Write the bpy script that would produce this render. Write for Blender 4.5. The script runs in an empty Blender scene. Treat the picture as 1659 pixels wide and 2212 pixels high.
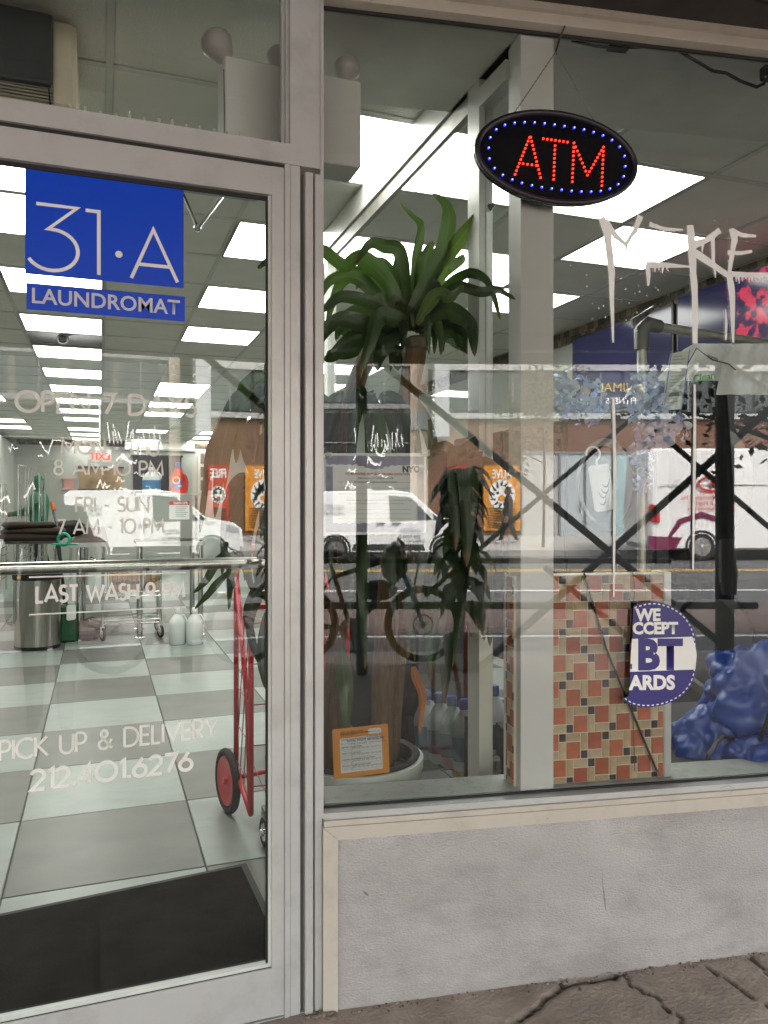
import bpy, bmesh, math, random
from mathutils import Vector, Matrix, noise
R = math.radians
random.seed(7)
scn = bpy.context.scene
col = scn.collection

# ------------------------------------------------------------------ camera
F, CX, HY = 1680., 830., 1088.            # focal length, principal column, horizon row, in a 1659 x 2212 picture
YAW, WA = R(20.05), R(9.45)               # camera yaw, angle of the shop window against the door
CAM = Vector((-.55, -2.01, 1.38))
cam = bpy.data.cameras.new('camera'); camo = bpy.data.objects.new('camera', cam); col.objects.link(camo)
cam.sensor_fit = 'VERTICAL'; cam.sensor_height = 24.; cam.lens = 24. * F / 2212.
cam.shift_y = (HY - 1106.) / 2212.
cam.clip_start = .02; cam.clip_end = 400
camo.location = CAM; camo.rotation_euler = (R(90), 0, -YAW)
scn.camera = camo
# ------------------------------------------------------------------ world, sun, exposure
SUN_EL, SUN_AZ = R(52), R(38)             # soft high sun from behind the shop's building
w = bpy.data.worlds.new('World'); scn.world = w; w.use_nodes = True
nt = w.node_tree; bg = nt.nodes['Background']
sky = nt.nodes.new('ShaderNodeTexSky'); sky.sky_type = 'NISHITA'; sky.sun_disc = False
sky.sun_elevation = SUN_EL; sky.sun_rotation = SUN_AZ; sky.air_density = 1.6; sky.dust_density = 4.5; sky.ozone_density = .6
hs = nt.nodes.new('ShaderNodeHueSaturation'); hs.inputs['Saturation'].default_value = .3      # thin even overcast
nt.links.new(sky.outputs[0], hs.inputs['Color']); nt.links.new(hs.outputs[0], bg.inputs[0]); bg.inputs[1].default_value = .13
sun = bpy.data.lights.new('sun', 'SUN'); sun.energy = 1.5; sun.angle = R(14); sun.color = (1, .94, .86)
suno = bpy.data.objects.new('sun', sun); col.objects.link(suno)
sd = Vector((math.sin(SUN_AZ) * math.cos(SUN_EL), math.cos(SUN_AZ) * math.cos(SUN_EL), math.sin(SUN_EL)))
suno.rotation_euler = sd.to_track_quat('Z', 'Y').to_euler(); suno.location = (0, 0, 30)
vs = scn.view_settings
vs.view_transform = 'Standard'; vs.look = 'None'; vs.gamma = 1; vs.exposure = 4.0; vs.use_curve_mapping = False
scn.render.engine = 'CYCLES'
cy = scn.cycles
cy.use_denoising = True; cy.use_adaptive_sampling = False; cy.use_guiding = True; cy.guiding_training_samples = 48
cy.max_bounces = 10; cy.diffuse_bounces = 4; cy.glossy_bounces = 5; cy.transmission_bounces = 8; cy.transparent_max_bounces = 24
cy.caustics_reflective = False; cy.caustics_refractive = False
cy.sample_clamp_indirect = 1.5
cy.use_light_tree = True
PANEL = .74                               # radiance of the lit ceiling panels

# ------------------------------------------------------------------ picture geometry
cR = Vector((math.cos(YAW), -math.sin(YAW), 0)); cF = Vector((math.sin(YAW), math.cos(YAW), 0))
Wd = Vector((math.cos(WA), -math.sin(WA), 0)); Nn = Vector((math.sin(WA), math.cos(WA), 0)); ZZ = Vector((0, 0, 1))
def ray(x, y): return cF + (x - CX) / F * cR + (HY - y) / F * ZZ
def atT(x, y, t): return CAM + ray(x, y) * t
def atY(x, y, Y=0): d = ray(x, y); return CAM + d * ((Y - CAM.y) / d.y)
def atX(x, y, X): d = ray(x, y); return CAM + d * ((X - CAM.x) / d.x)
def atZ(x, y, Z): d = ray(x, y); return CAM + d * ((Z - CAM.z) / d.z)
def atW(x, y, n=0):                       # a point on the shop window's plane, n metres inside
    d = ray(x, y); return CAM + d * ((n - CAM.dot(Nn)) / d.dot(Nn))
def rflW(x, y, Y):                        # what the shop window mirrors at that pixel, in the street plane Y
    p = atW(x, y); d = ray(x, y); r = d - 2 * d.dot(Nn) * Nn; return p + r * ((Y - p.y) / r.y)
MW = Matrix((Wd, Nn, ZZ)).transposed().to_4x4()   # window frame: s along the glass, n inwards, z up
I4 = Matrix.Identity(4)
def face_mat(o, right, up=ZZ):            # local x right, y up, z towards the viewer
    r = Vector(right).normalized(); u = Vector(up).normalized(); n = r.cross(u)
    m = Matrix((r, u, n)).transposed().to_4x4(); m.translation = Vector(o); return m
def onW(x, y, n=-.004): return face_mat(atW(x, y, n), Wd)
def onD(x, y, Y=-.004): return face_mat(atY(x, y, Y), (1, 0, 0))

# ------------------------------------------------------------------ materials
MATS = {}
def mat(name, c, rough=.5, metal=0., var=.08, scale=6., bump=0., bscale=60., spec=.5, coat=0., trans=0., emit=None, alpha=1., stretch=None, dirt=None, sub=0., dthr=.5, dw=.28):
    if name in MATS: return MATS[name]
    m = bpy.data.materials.new(name); m.use_nodes = True; n = m.node_tree; L = n.links; b = n.nodes['Principled BSDF']
    tc = n.nodes.new('ShaderNodeTexCoord'); mp = n.nodes.new('ShaderNodeMapping'); L.new(tc.outputs['Object'], mp.inputs[0])
    if stretch: mp.inputs['Scale'].default_value = stretch
    nz = n.nodes.new('ShaderNodeTexNoise'); nz.inputs['Scale'].default_value = scale; nz.inputs['Detail'].default_value = 6
    L.new(mp.outputs[0], nz.inputs['Vector'])
    mx = n.nodes.new('ShaderNodeMix'); mx.data_type = 'RGBA'
    mx.inputs[6].default_value = (*[v * (1 - var) for v in c], 1); mx.inputs[7].default_value = (*[min(1, v * (1 + var)) for v in c], 1)
    mr = n.nodes.new('ShaderNodeMapRange'); mr.inputs[1].default_value = .3; mr.inputs[2].default_value = .7
    L.new(nz.outputs[0], mr.inputs[0]); L.new(mr.outputs[0], mx.inputs[0])
    out = mx.outputs[2]
    if dirt:                               # (colour, scale, amount): blotches of grime with a shape of their own
        n2 = n.nodes.new('ShaderNodeTexNoise'); n2.inputs['Scale'].default_value = dirt[1]; n2.inputs['Detail'].default_value = 9; n2.inputs['Roughness'].default_value = .7
        L.new(mp.outputs[0], n2.inputs['Vector'])
        m2 = n.nodes.new('ShaderNodeMapRange'); m2.inputs[1].default_value = dthr; m2.inputs[2].default_value = dthr + dw; m2.inputs[4].default_value = dirt[2]
        L.new(n2.outputs[0], m2.inputs[0])
        x2 = n.nodes.new('ShaderNodeMix'); x2.data_type = 'RGBA'; L.new(m2.outputs[0], x2.inputs[0]); L.new(out, x2.inputs[6]); x2.inputs[7].default_value = (*dirt[0], 1)
        out = x2.outputs[2]
    L.new(out, b.inputs['Base Color'])
    b.inputs['Roughness'].default_value = rough; b.inputs['Metallic'].default_value = metal
    b.inputs['Specular IOR Level'].default_value = spec; b.inputs['Coat Weight'].default_value = coat
    b.inputs['Transmission Weight'].default_value = trans; b.inputs['Alpha'].default_value = alpha
    if sub: b.inputs['Subsurface Weight'].default_value = sub; b.inputs['Subsurface Radius'].default_value = (.02, .02, .01)
    if bump:
        n3 = n.nodes.new('ShaderNodeTexNoise'); n3.inputs['Scale'].default_value = bscale; n3.inputs['Detail'].default_value = 4
        L.new(mp.outputs[0], n3.inputs['Vector'])
        bp = n.nodes.new('ShaderNodeBump'); bp.inputs['Strength'].default_value = bump; bp.inputs['Distance'].default_value = .01
        L.new(n3.outputs[0], bp.inputs['Height']); L.new(bp.outputs[0], b.inputs['Normal'])
    if emit:
        b.inputs['Emission Color'].default_value = (*emit[0], 1); b.inputs['Emission Strength'].default_value = emit[1]
    MATS[name] = m; return m
def glass_mat(name, ior, tint):            # thin clear pane: what is not mirrored passes straight through
    m = bpy.data.materials.new(name); m.use_nodes = True; n = m.node_tree; n.nodes.clear(); L = n.links
    o = n.nodes.new('ShaderNodeOutputMaterial'); t = n.nodes.new('ShaderNodeBsdfTransparent'); t.inputs[0].default_value = (*tint, 1)
    if ior:
        g = n.nodes.new('ShaderNodeBsdfGlossy'); g.inputs['Roughness'].default_value = 0; g.inputs[0].default_value = (1, 1, 1, 1)
        f = n.nodes.new('ShaderNodeFresnel'); f.inputs[0].default_value = ior
        x = n.nodes.new('ShaderNodeMixShader'); L.new(f.outputs[0], x.inputs[0]); L.new(t.outputs[0], x.inputs[1]); L.new(g.outputs[0], x.inputs[2]); L.new(x.outputs[0], o.inputs[0])
    else: L.new(t.outputs[0], o.inputs[0])
    MATS[name] = m; return m

GL_OUT = glass_mat('glass_street_face', 1.7, (.96, .975, .96)); GL_IN = glass_mat('glass_room_face', 0, (.99, 1, .99)); GL_CLR = glass_mat('clear_pane', 1.5, (.95, .98, .96))
ALU = mat('anodised_aluminium', (.54, .54, .525), .38, .25, .05, 3, .03, 300, dirt=((.24, .22, .2), 9, .35))
ALU_D = mat('shadow_gap_gasket', (.015, .014, .012), .8)
ALU_I = mat('inner_aluminium', (.60, .60, .57), .35, .3, .04)
TRIM = mat('cream_trim', (.52, .475, .405), .5, 0, .05, 4, .02, 200, dirt=((.25, .22, .18), 14, .4))
STUC = mat('pebbled_panel', (.445, .425, .41), .5, .1, .16, 2.2, .5, 140, stretch=(1, 1, 1.8), dirt=((.27, .25, .235), 2.0, .75), dthr=.43, dw=.2)
WHITE = mat('white_vinyl', (.85, .84, .81), .6)
WHITE_T = mat('frosted_vinyl', (.84, .83, .78), .7, alpha=.85)
BLUE = mat('blue_vinyl', (.0, .06, .62), .35, var=.04)
NAVY = mat('navy_vinyl', (.025, .02, .17), .4)
BLACK = mat('black_plastic', (.012, .012, .012), .4)
BLACK_R = mat('black_rubber', (.02, .02, .02), .85)
CHROME = mat('chrome', (.75, .75, .74), .12, 1.)
STEEL = mat('brushed_steel', (.46, .45, .41), .28, 1., .15, 6, stretch=(40, 40, 1))
GALV = mat('galvanised_pipe', (.42, .41, .37), .45, .8, .15, 20)
CEILT = mat('acoustic_tile', (.9, .89, .82), .9, 0, .05, 4, .35, 120, dirt=((.3, .28, .24), 85, .8), dthr=.64)
TBAR = mat('ceiling_tee', (.74, .74, .69), .6)
PANEL_M = mat('lit_panel', (.9, .9, .9), .6, var=0, emit=((1, 1, .95), PANEL))
WALL = mat('painted_wall', (.40, .41, .375), .75, 0, .03)
TILE_L = mat('pale_floor_tile', (.26, .29, .265), .34, 0, .12, 3, .04, 40, stretch=(1, 2, 1), dirt=((.17, .185, .17), 2.2, .55))
TILE_D = mat('grey_floor_tile', (.11, .112, .095), .36, 0, .16, 3, .04, 40, stretch=(1, 2, 1), dirt=((.13, .13, .115), 2.2, .5))
GROUT = mat('floor_grout', (.09, .09, .08), .8)
MATM = mat('black_mat', (.013, .0135, .013), 1., 0, .5, 350, .6, 500, spec=.05, dirt=((.075, .075, .07), 150, .7), dthr=.58)
MATB = mat('mat_border', (.018, .018, .015), .7)

# ------------------------------------------------------------------ mesh helpers
class MB:
    def __init__(s, m=None): s.v = []; s.f = []; s.k = []; s.m = m or I4; s.mi = 0
    def add(s, vs, fs, m=None):
        o = len(s.v); M = s.m @ m if m is not None else s.m
        s.v += [M @ Vector(p) for p in vs]; s.f += [tuple(i + o for i in q) for q in fs]; s.k += [s.mi] * len(fs); return s
    def box(s, a, b, m=None):
        (x0, y0, z0), (x1, y1, z1) = a, b
        v = [(x0, y0, z0), (x1, y0, z0), (x1, y1, z0), (x0, y1, z0), (x0, y0, z1), (x1, y0, z1), (x1, y1, z1), (x0, y1, z1)]
        return s.add(v, [(3, 2, 1, 0), (4, 5, 6, 7), (0, 1, 5, 4), (1, 2, 6, 5), (2, 3, 7, 6), (3, 0, 4, 7)], m)
    def cbox(s, c, d, m=None): return s.box([c[i] - d[i] / 2 for i in range(3)], [c[i] + d[i] / 2 for i in range(3)], m)
    def bev(s, a, b, r, m=None):           # box with chamfered vertical and top edges
        (x0, y0, z0), (x1, y1, z1) = a, b; v = []; f = []
        def ring(z, k): return [(x0 + k, y0 + k + r, z), (x0 + k + r, y0 + k, z), (x1 - k - r, y0 + k, z), (x1 - k, y0 + k + r, z), (x1 - k, y1 - k - r, z), (x1 - k - r, y1 - k, z), (x0 + k + r, y1 - k, z), (x0 + k, y1 - k - r, z)]
        for z, k in ((z0, r), (z0 + r, 0), (z1 - r, 0), (z1, r)): v += ring(z, k)
        for q in range(3): f += [(q * 8 + i, q * 8 + (i + 1) % 8, q * 8 + 8 + (i + 1) % 8, q * 8 + 8 + i) for i in range(8)]
        f += [tuple(range(7, -1, -1)), tuple(range(24, 32))]
        return s.add(v, f, m)
    def tube(s, pts, r, n=8, cap=True, m=None, closed=False):
        P = [Vector(p) for p in pts]; rr = r if isinstance(r, (list, tuple)) else [r] * len(P)
        v = []; f = []; N = len(P); up = None
        for i, p in enumerate(P):
            a = P[(i + 1) % N] if (closed or i < N - 1) else p; c = P[i - 1] if (closed or i > 0) else p
            t = (a - c).normalized()
            if up is None: up = t.orthogonal().normalized()
            up = (up - t * up.dot(t)); up = up.normalized() if up.length > 1e-6 else t.orthogonal().normalized()
            b = t.cross(up)
            v += [p + rr[i] * (math.cos(2 * math.pi * k / n) * up + math.sin(2 * math.pi * k / n) * b) for k in range(n)]
        for i in range(N if closed else N - 1):
            j = (i + 1) % N
            f += [(i * n + k, i * n + (k + 1) % n, j * n + (k + 1) % n, j * n + k) for k in range(n)]
        if cap and not closed: f += [tuple(range(n - 1, -1, -1)), tuple((N - 1) * n + k for k in range(n))]
        return s.add(v, f, m)
    def lathe(s, prof, n=24, m=None, cap=True):   # profile of (radius, z)
        v = []; f = []
        for r, z in prof: v += [(r * math.cos(2 * math.pi * k / n), r * math.sin(2 * math.pi * k / n), z) for k in range(n)]
        for i in range(len(prof) - 1): f += [(i * n + k, i * n + (k + 1) % n, i * n + n + (k + 1) % n, i * n + n + k) for k in range(n)]
        if cap: f += [tuple(range(n - 1, -1, -1)), tuple((len(prof) - 1) * n + k for k in range(n))]
        return s.add(v, f, m)
    def prism(s, poly, z0, z1, m=None):    # polygon in xy, extruded along z
        n = len(poly); v = [(x, y, z0) for x, y in poly] + [(x, y, z1) for x, y in poly]
        return s.add(v, [tuple(range(n - 1, -1, -1)), tuple(range(n, 2 * n))] + [(i, (i + 1) % n, n + (i + 1) % n, n + i) for i in range(n)], m)
    def sph(s, c, r, n=12, m=None, sc=(1, 1, 1)):
        k = n // 2; v = []; f = []
        for i in range(k + 1):
            a = math.pi * i / k
            v += [(c[0] + sc[0] * r * math.sin(a) * math.cos(2 * math.pi * j / n), c[1] + sc[1] * r * math.sin(a) * math.sin(2 * math.pi * j / n), c[2] + sc[2] * r * math.cos(a)) for j in range(n)]
        for i in range(k): f += [(i * n + j, i * n + n + j, i * n + n + (j + 1) % n, i * n + (j + 1) % n) for j in range(n)]
        return s.add(v, f, m)
    def ribbon(s, pts, w, z=0, th=0., m=None):    # flat stroke in local xy, mitred, optional thickness
        P = [Vector((p[0], p[1])) for p in pts]; ww = w if isinstance(w, (list, tuple)) else [w] * len(P); v = []; f = []
        for i, p in enumerate(P):
            d0 = (p - P[i - 1]).normalized() if i else (P[1] - p).normalized(); d1 = (P[i + 1] - p).normalized() if i < len(P) - 1 else d0
            n0 = Vector((-d0.y, d0.x)); n1 = Vector((-d1.y, d1.x)); b = (n0 + n1); b = b.normalized() if b.length > .2 else n0
            k = ww[i] / 2 / max(.45, b.dot(n0)); v += [(*(p + b * k), z + th), (*(p - b * k), z + th)]
        f = [(2 * i, 2 * i + 1, 2 * i + 3, 2 * i + 2) for i in range(len(P) - 1)]
        return s.add(v, f, m)
    def build(s, name, mt, parent=None, smooth=False, local=False):
        me = bpy.data.meshes.new(name); me.from_pydata([tuple(p) for p in s.v], [], s.f)
        for q in (mt if isinstance(mt, (list, tuple)) else [mt]): me.materials.append(q)
        if any(s.k): me.polygons.foreach_set('material_index', s.k)
        if smooth:
            me.polygons.foreach_set('use_smooth', [True] * len(me.polygons))
            if smooth is not True: me.set_sharp_from_angle(angle=R(smooth))
        me.update()
        return link(name, me, parent, local)
def link(name, me, parent=None, local=False):
    o = bpy.data.objects.new(name, me); col.objects.link(o)
    if parent is not None:
        o.parent = parent
        if not local: o.matrix_parent_inverse = pm(parent).inverted()
    return o
PMAT = {}
def pm(o): return PMAT.get(o.name, I4)
def thing(name, label, cat, loc=(0, 0, 0), group=None):
    o = bpy.data.objects.new(name, None); col.objects.link(o); o.location = loc; o.empty_display_size = .1
    PMAT[o.name] = Matrix.Translation(Vector(loc)); tag(o, label, cat, group); return o
def tag(o, label, cat, group=None):
    o['label'] = label; o['category'] = cat
    if group: o['group'] = group
    return o
def struct(o, kind='structure'): o['kind'] = kind; return o
def place(me, name, parent, M):            # another object on shared mesh data
    o = bpy.data.objects.new(name, me); col.objects.link(o); o.parent = parent
    if parent is not None: o.matrix_parent_inverse = pm(parent).inverted()
    o.matrix_basis = M; return o
def txt(s, size, mt, M, parent, off=0., name='lettering', align='LEFT', sx=1., th=.0, sp=1., mirror=False):
    c = bpy.data.curves.new('t', 'FONT'); c.body = s; c.size = size; c.offset = off; c.align_x = align; c.space_character = sp; c.resolution_u = 3; c.extrude = th
    o = bpy.data.objects.new('t', c); col.objects.link(o); dg = bpy.context.evaluated_depsgraph_get()
    me = bpy.data.meshes.new_from_object(o.evaluated_get(dg)); bpy.data.objects.remove(o); bpy.data.curves.remove(c)
    me.materials.clear(); me.materials.append(mt)
    me.transform(M @ Matrix.Diagonal((-sx if mirror else sx, 1, 1, 1))); return link(name, me, parent)
# stroke alphabet (geometric capitals), unit height
def arc(cx, cy, rx, ry, a0, a1, n=14): return [(cx + rx * math.cos(R(a0 + (a1 - a0) * i / n)), cy + ry * math.sin(R(a0 + (a1 - a0) * i / n))) for i in range(n + 1)]
GL = {
 'A': (.86, [[(.0, 0), (.43, 1), (.86, 0)], [(.15, .3), (.71, .3)]]), 'B': (.55, [[(0, 0), (0, 1)], [(0, 1)] + arc(.25, .77, .23, .23, 90, -90) + [(0, .54)], [(0, .54)] + arc(.27, .27, .27, .27, 90, -90) + [(0, 0)]]),
 'C': (.8, [arc(.5, .5, .5, .5, 48, 312, 22)]), 'D': (.75, [[(0, 0), (0, 1)], [(0, 1)] + arc(.25, .5, .5, .5, 90, -90, 18) + [(0, 0)]]),
 'E': (.48, [[(.48, 0), (0, 0), (0, 1), (.48, 1)], [(0, .52), (.44, .52)]]), 'F': (.46, [[(0, 0), (0, 1), (.46, 1)], [(0, .5), (.42, .5)]]),
 'H': (.68, [[(0, 0), (0, 1)], [(.68, 0), (.68, 1)], [(0, .52), (.68, .52)]]), 'I': (.0, [[(0, 0), (0, 1)]]), 'K': (.6, [[(0, 0), (0, 1)], [(.58, 1), (.02, .48)], [(.12, .56), (.62, 0)]]),
 'L': (.44, [[(0, 1), (0, 0), (.44, 0)]]), 'M': (.95, [[(0, 0), (.08, 1), (.475, .2), (.87, 1), (.95, 0)]]), 'N': (.75, [[(0, 0), (0, 1), (.75, 0), (.75, 1)]]),
 'O': (1., [arc(.5, .5, .5, .5, 0, 360, 30)]), 'P': (.52, [[(0, 0), (0, 1)], [(0, 1)] + arc(.25, .72, .27, .28, 90, -90) + [(0, .44)]]),
 'R': (.56, [[(0, 0), (0, 1)], [(0, 1)] + arc(.25, .72, .27, .28, 90, -90) + [(0, .44)], [(.22, .44), (.56, 0)]]),
 'S': (.52, [arc(.26, .745, .23, .255, 40, 265, 12) + arc(.25, .255, .27, .255, 85, -145, 12)]), 'T': (.6, [[(.3, 0), (.3, 1)], [(0, 1), (.6, 1)]]),
 'U': (.66, [[(0, 1)] + arc(.33, .33, .33, .33, 180, 360) + [(.66, 1)]]), 'V': (.78, [[(0, 1), (.39, 0), (.78, 1)]]), 'W': (1.2, [[(0, 1), (.3, 0), (.6, .85), (.9, 0), (1.2, 1)]]),
 'Y': (.66, [[(0, 1), (.33, .45), (.66, 1)], [(.33, .47), (.33, 0)]]),
 '0': (.9, [arc(.45, .5, .45, .5, 0, 360, 28)]), '1': (.2, [[(0, .86), (.2, 1), (.2, 0)]]), '2': (.55, [arc(.27, .72, .27, .28, 165, -35, 12) + [(.0, 0), (.56, 0)]]),
 '3': (.55, [[(.02, 1), (.5, 1), (.2, .6)] + arc(.22, .3, .32, .3, 85, -150, 14)]), '4': (.62, [[(.46, 0), (.46, 1), (0, .28), (.62, .28)]]),
 '6': (.58, [arc(.29, .3, .29, .3, 0, 360, 22), [(.42, 1), (.04, .42)]]), '7': (.55, [[(0, 1), (.55, 1), (.15, 0)]]), '8': (.56, [arc(.28, .28, .28, .28, 0, 360, 20), arc(.28, .77, .22, .23, 0, 360, 18)]),
 '9': (.58, [arc(.29, .7, .29, .3, 0, 360, 22), [(.16, 0), (.54, .58)]]), '-': (.3, [[(0, .42), (.3, .42)]]), '.': (.1, [[(.05, -.02), (.05, .14)]]),
 '&': (.72, [[(.72, .02), (.16, .68)] + arc(.3, .8, .17, .2, 200, -20, 10) + [(.12, .42)] + arc(.27, .25, .26, .25, 150, 320, 10) + [(.7, .5)]]), ' ': (.36, [])}
def strokes(s, h, wd, M, mt, parent, gap=.2, name='lettering', sx=1., fit=None):
    tot = sum(GL[c][0] * sx + gap for c in s) - gap
    if fit: sx2 = fit / (tot * h)
    else: sx2 = 1
    b = MB(M); x = 0; k = 0
    for c in s:
        g = GL[c]
        for st in g[1]:
            b.ribbon([((x + p[0] * sx) * h * sx2, p[1] * h) for p in st], wd, z=k % 4 * .0004); k += 1
        x += g[0] * sx + gap
        if c == ' ' and b.v: b.build(name, mt, parent); b = MB(M)
    return b.build(name, mt, parent)

# ================================================================== THE SETTING: ground, street
CONC = mat('sidewalk_concrete', (.36, .295, .245), .85, 0, .25, 7, .5, 90, dirt=((.2, .135, .1), 5, .6))
# cracks in the near sidewalk: polylines from picture pixels, cut into the sheet
CRK = [[(1110, 2212), (1190, 2150), (1240, 2125), (1325, 2115), (1350, 2085), (1372, 2068), (1390, 2062)], [(1345, 2108), (1375, 2135), (1430, 2165), (1475, 2212)], [(1585, 2045), (1625, 2075), (1659, 2110), (1720, 2150)], [(1520, 2090), (1590, 2135), (1680, 2195)], [(1200, 2105), (1215, 2130)]]
def rise(x, y): return (.044 + .0168 * x) * max(0, min(1, (y + .74) / .3))      # the pavement climbs to the shopfront
CR3 = [[atZ(x, y, .05).xy for x, y in c] for c in CRK]
def seg_d(p, a, b):
    ab = b - a; t = max(0, min(1, (p - a).dot(ab) / max(1e-9, ab.dot(ab)))); return (p - a - ab * t).length
def crack(p):
    d = 9
    q = p + Vector((noise.noise((p.x * 25, p.y * 25, 1)), noise.noise((p.x * 25, p.y * 25, 5)))) * .012
    for i, c in enumerate(CR3):
        for a, b in zip(c, c[1:]): d = min(d, seg_d(q, a, b) / (1, .7, .8, .55, .4)[i])
    return d
def sidewalk():
    st = .011; nx, ny = 190, 76; x0, y0 = -.55, -.74; v = []; f = []; cr = []
    for j in range(ny + 1):
        for i in range(nx + 1):
            p = Vector((x0 + i * st, y0 + j * st)); d = crack(p)
            z = rise(p.x, p.y) + .018 * noise.noise((p.x * 1.5, p.y * 1.5, 2)) * .4 + .0018 * noise.noise((p.x * 40, p.y * 40, 0)) - .02 * math.exp(-(d / .006) ** 2)
            v.append((p.x, p.y, z)); cr.append(math.exp(-(d / .0075) ** 2))
    f = [(j * (nx + 1) + i, j * (nx + 1) + i + 1, (j + 1) * (nx + 1) + i + 1, (j + 1) * (nx + 1) + i) for j in range(ny) for i in range(nx)]
    me = bpy.data.meshes.new('sidewalk'); me.from_pydata(v, [], f)
    a = me.attributes.new('crack', 'FLOAT', 'POINT'); a.data.foreach_set('value', cr)
    me.polygons.foreach_set('use_smooth', [True] * len(f))
    m = CONC.copy(); m.name = 'cracked_concrete'; n = m.node_tree; b = n.nodes['Principled BSDF']
    at = n.nodes.new('ShaderNodeAttribute'); at.attribute_name = 'crack'; x = n.nodes.new('ShaderNodeMix'); x.data_type = 'RGBA'
    lk = b.inputs['Base Color'].links[0]; src = lk.from_socket; n.links.remove(lk)
    n.links.new(at.outputs['Fac'], x.inputs[0]); n.links.new(src, x.inputs[6]); x.inputs[7].default_value = (.03, .022, .015, 1); n.links.new(x.outputs[2], b.inputs['Base Color'])
    me.materials.append(m); return struct(link('sidewalk', me))
sidewalk()
b = MB()                                    # the rest of the near sidewalk, round that sheet
b.box((-30, -5., -.3), (30, -.74, -.004)); b.box((-30, -.74, -.3), (-.55, .4, -.004)); b.box((1.54, -.74, -.3), (30, .2, -.004)); b.box((-.55, -.74, -.3), (1.54, .4, -.03))
struct(b.build('sidewalk_slab', CONC))
struct(MB().box((-30, -5.15, -.3), (30, -5.0, -.002)).build('near_kerb', mat('kerb_granite', (.28, .27, .26), .8, 0, .2, 30)))
ASPH = mat('asphalt', (.075, .074, .075), .9, 0, .25, 3, .3, 120)
struct(MB().box((-60, -20.3, -.5), (60, -5.15, -.13)).build('road', ASPH))
struct(MB().box((-60, -9.6, -.2), (60, -6.9, -.126)).build('bus_lane', mat('red_lane_paint', (.095, .066, .06), .9, 0, .2, 4)))
YEL = mat('yellow_road_paint', (.55, .36, .04), .8); WRP = mat('white_road_paint', (.6, .6, .57), .8)
struct(MB().box((-60, -15.6, -.2), (60, -15.48, -.125)).box((-60, -15.3, -.2), (60, -15.18, -.125)).build('yellow_centre_line', YEL))
struct(MB().box((-60, -11.4, -.2), (60, -11.28, -.125)).box((-60, -6.75, -.2), (60, -6.65, -.125)).build('white_lane_line', WRP))
struct(MB().box((-60, -20.5, -.4), (60, -20.3, .03)).build('far_kerb', MATS['kerb_granite']))
PALE = mat('far_concrete', (.36, .35, .33), .9, 0, .12, 1)
struct(MB().add([(-60, -20.5, .02), (60, -20.5, .02), (60, -24.2, .3), (-60, -24.2, .3)], [(3, 2, 1, 0)]).build('far_sidewalk', PALE))
struct(MB().add([(-200, -200, -.6), (200, -200, -.6), (200, 200, -.6), (-200, 200, -.6)], [(0, 1, 2, 3)]).build('ground', ASPH))

# ================================================================== SHOP SHELL
X0, X1, Y1, CZ, FZ, GP = -3.67, 3.12, 17.1, 2.835, .12, .63
struct(MB().box((X0 - .2, .08, -.3), (X1 + .2, Y1 + .2, FZ - .006)).build('floor', GROUT))
floor = bpy.data.objects['floor']
# checkerboard tiles, one object each on two shared meshes
def tile_mesh(sx, sy, mt, h=.006):
    return MB().bev((-sx / 2, -sy / 2, -h), (sx / 2, sy / 2, 0), .0015).build('floor_tile', mt)
tl = tile_mesh(.635, .635, TILE_L); td = tile_mesh(.635, .635, TILE_D); mtl, mtd = tl.data, td.data
bpy.data.objects.remove(tl); bpy.data.objects.remove(td)
TXO, TYO, TP = -.205, .74, .641
nfl = 0
for i in range(-4, 5):
    for j in range(-1, 13):
        x = TXO + (i + .5) * TP; y = TYO + (j + .5) * TP
        if y - .32 < .05 or x + .3 > X1 or x - .3 < X0: continue
        place(mtd if (i + j) % 2 else mtl, 'floor_tile', floor, Matrix.Translation((x, y, FZ + random.uniform(-.0006, .0006))))
struct(MB().box((X0 + .03, TYO + 13 * TP, FZ - .02), (X1 - .02, Y1, FZ)).build('far_floor', TILE_L))
struct(MB().box((-1.1, -.02, -.02), (0.05, .1, .046)).build('door_threshold', ALU))
struct(MB().box((-1.1, .02, FZ - .05), (.0, .098, FZ + .002)).build('threshold_plate', TILE_D))
# ceiling: grid of tees, tiles, holes for the lights
LIGHTS = [(0, 1), (0, 2), (0, 4), (2, 0), (3, 0), (2, 2), (3, 2), (2, 4), (2, 6), (2, 11), (2, 12), (2, 14), (2, 16), (4, 0), (4, 2), (5, 1), (5, 3), (4, 14), (4, 16)]
LIGHTS += [(0, j) for j in (6, 8, 10, 12, 14, 16, 18, 21, 23, 25)] + [(2, 21), (2, 25), (4, 21), (4, 23), (4, 25), (-2, 12), (-2, 14), (-2, 19), (-2, 21), (-3, 6), (-2, 2), (4, 8), (-3, 10)]
HOLE = [(0, 7)]
ceil = struct(MB().box((X0 - .2, .02, 3.02), (X1 + .2, Y1 + .2, 3.15)).build('ceiling', mat('plenum_black', (.02, .02, .02), .9)))
ct = MB().bev((-.305, -.305, 0), (.305, .305, .018), .003).build('ceiling_tile', CEILT); ctm = ct.data; bpy.data.objects.remove(ct)
gx = lambda i: -1.15 + GP * i
gy = lambda j: .73 + GP * j
for i in range(-4, 7):
    for j in range(-1, 26):
        if (i, j) in LIGHTS or (i, j) in HOLE: continue
        place(ctm, 'ceiling_tile', ceil, Matrix.Translation((gx(i + .5), gy(j + .5), CZ + .003)) @ Matrix.Rotation(random.randint(0, 3) * math.pi / 2, 4, 'Z'))
b = MB()
for i in range(-4, 8): b.box((gx(i) - .012, .1, CZ - .004), (gx(i) + .012, Y1, CZ + .001))
for j in range(-1, 27): b.box((X0, gy(j) - .012, CZ - .0035), (X1, gy(j) + .012, CZ + .0015))
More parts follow.
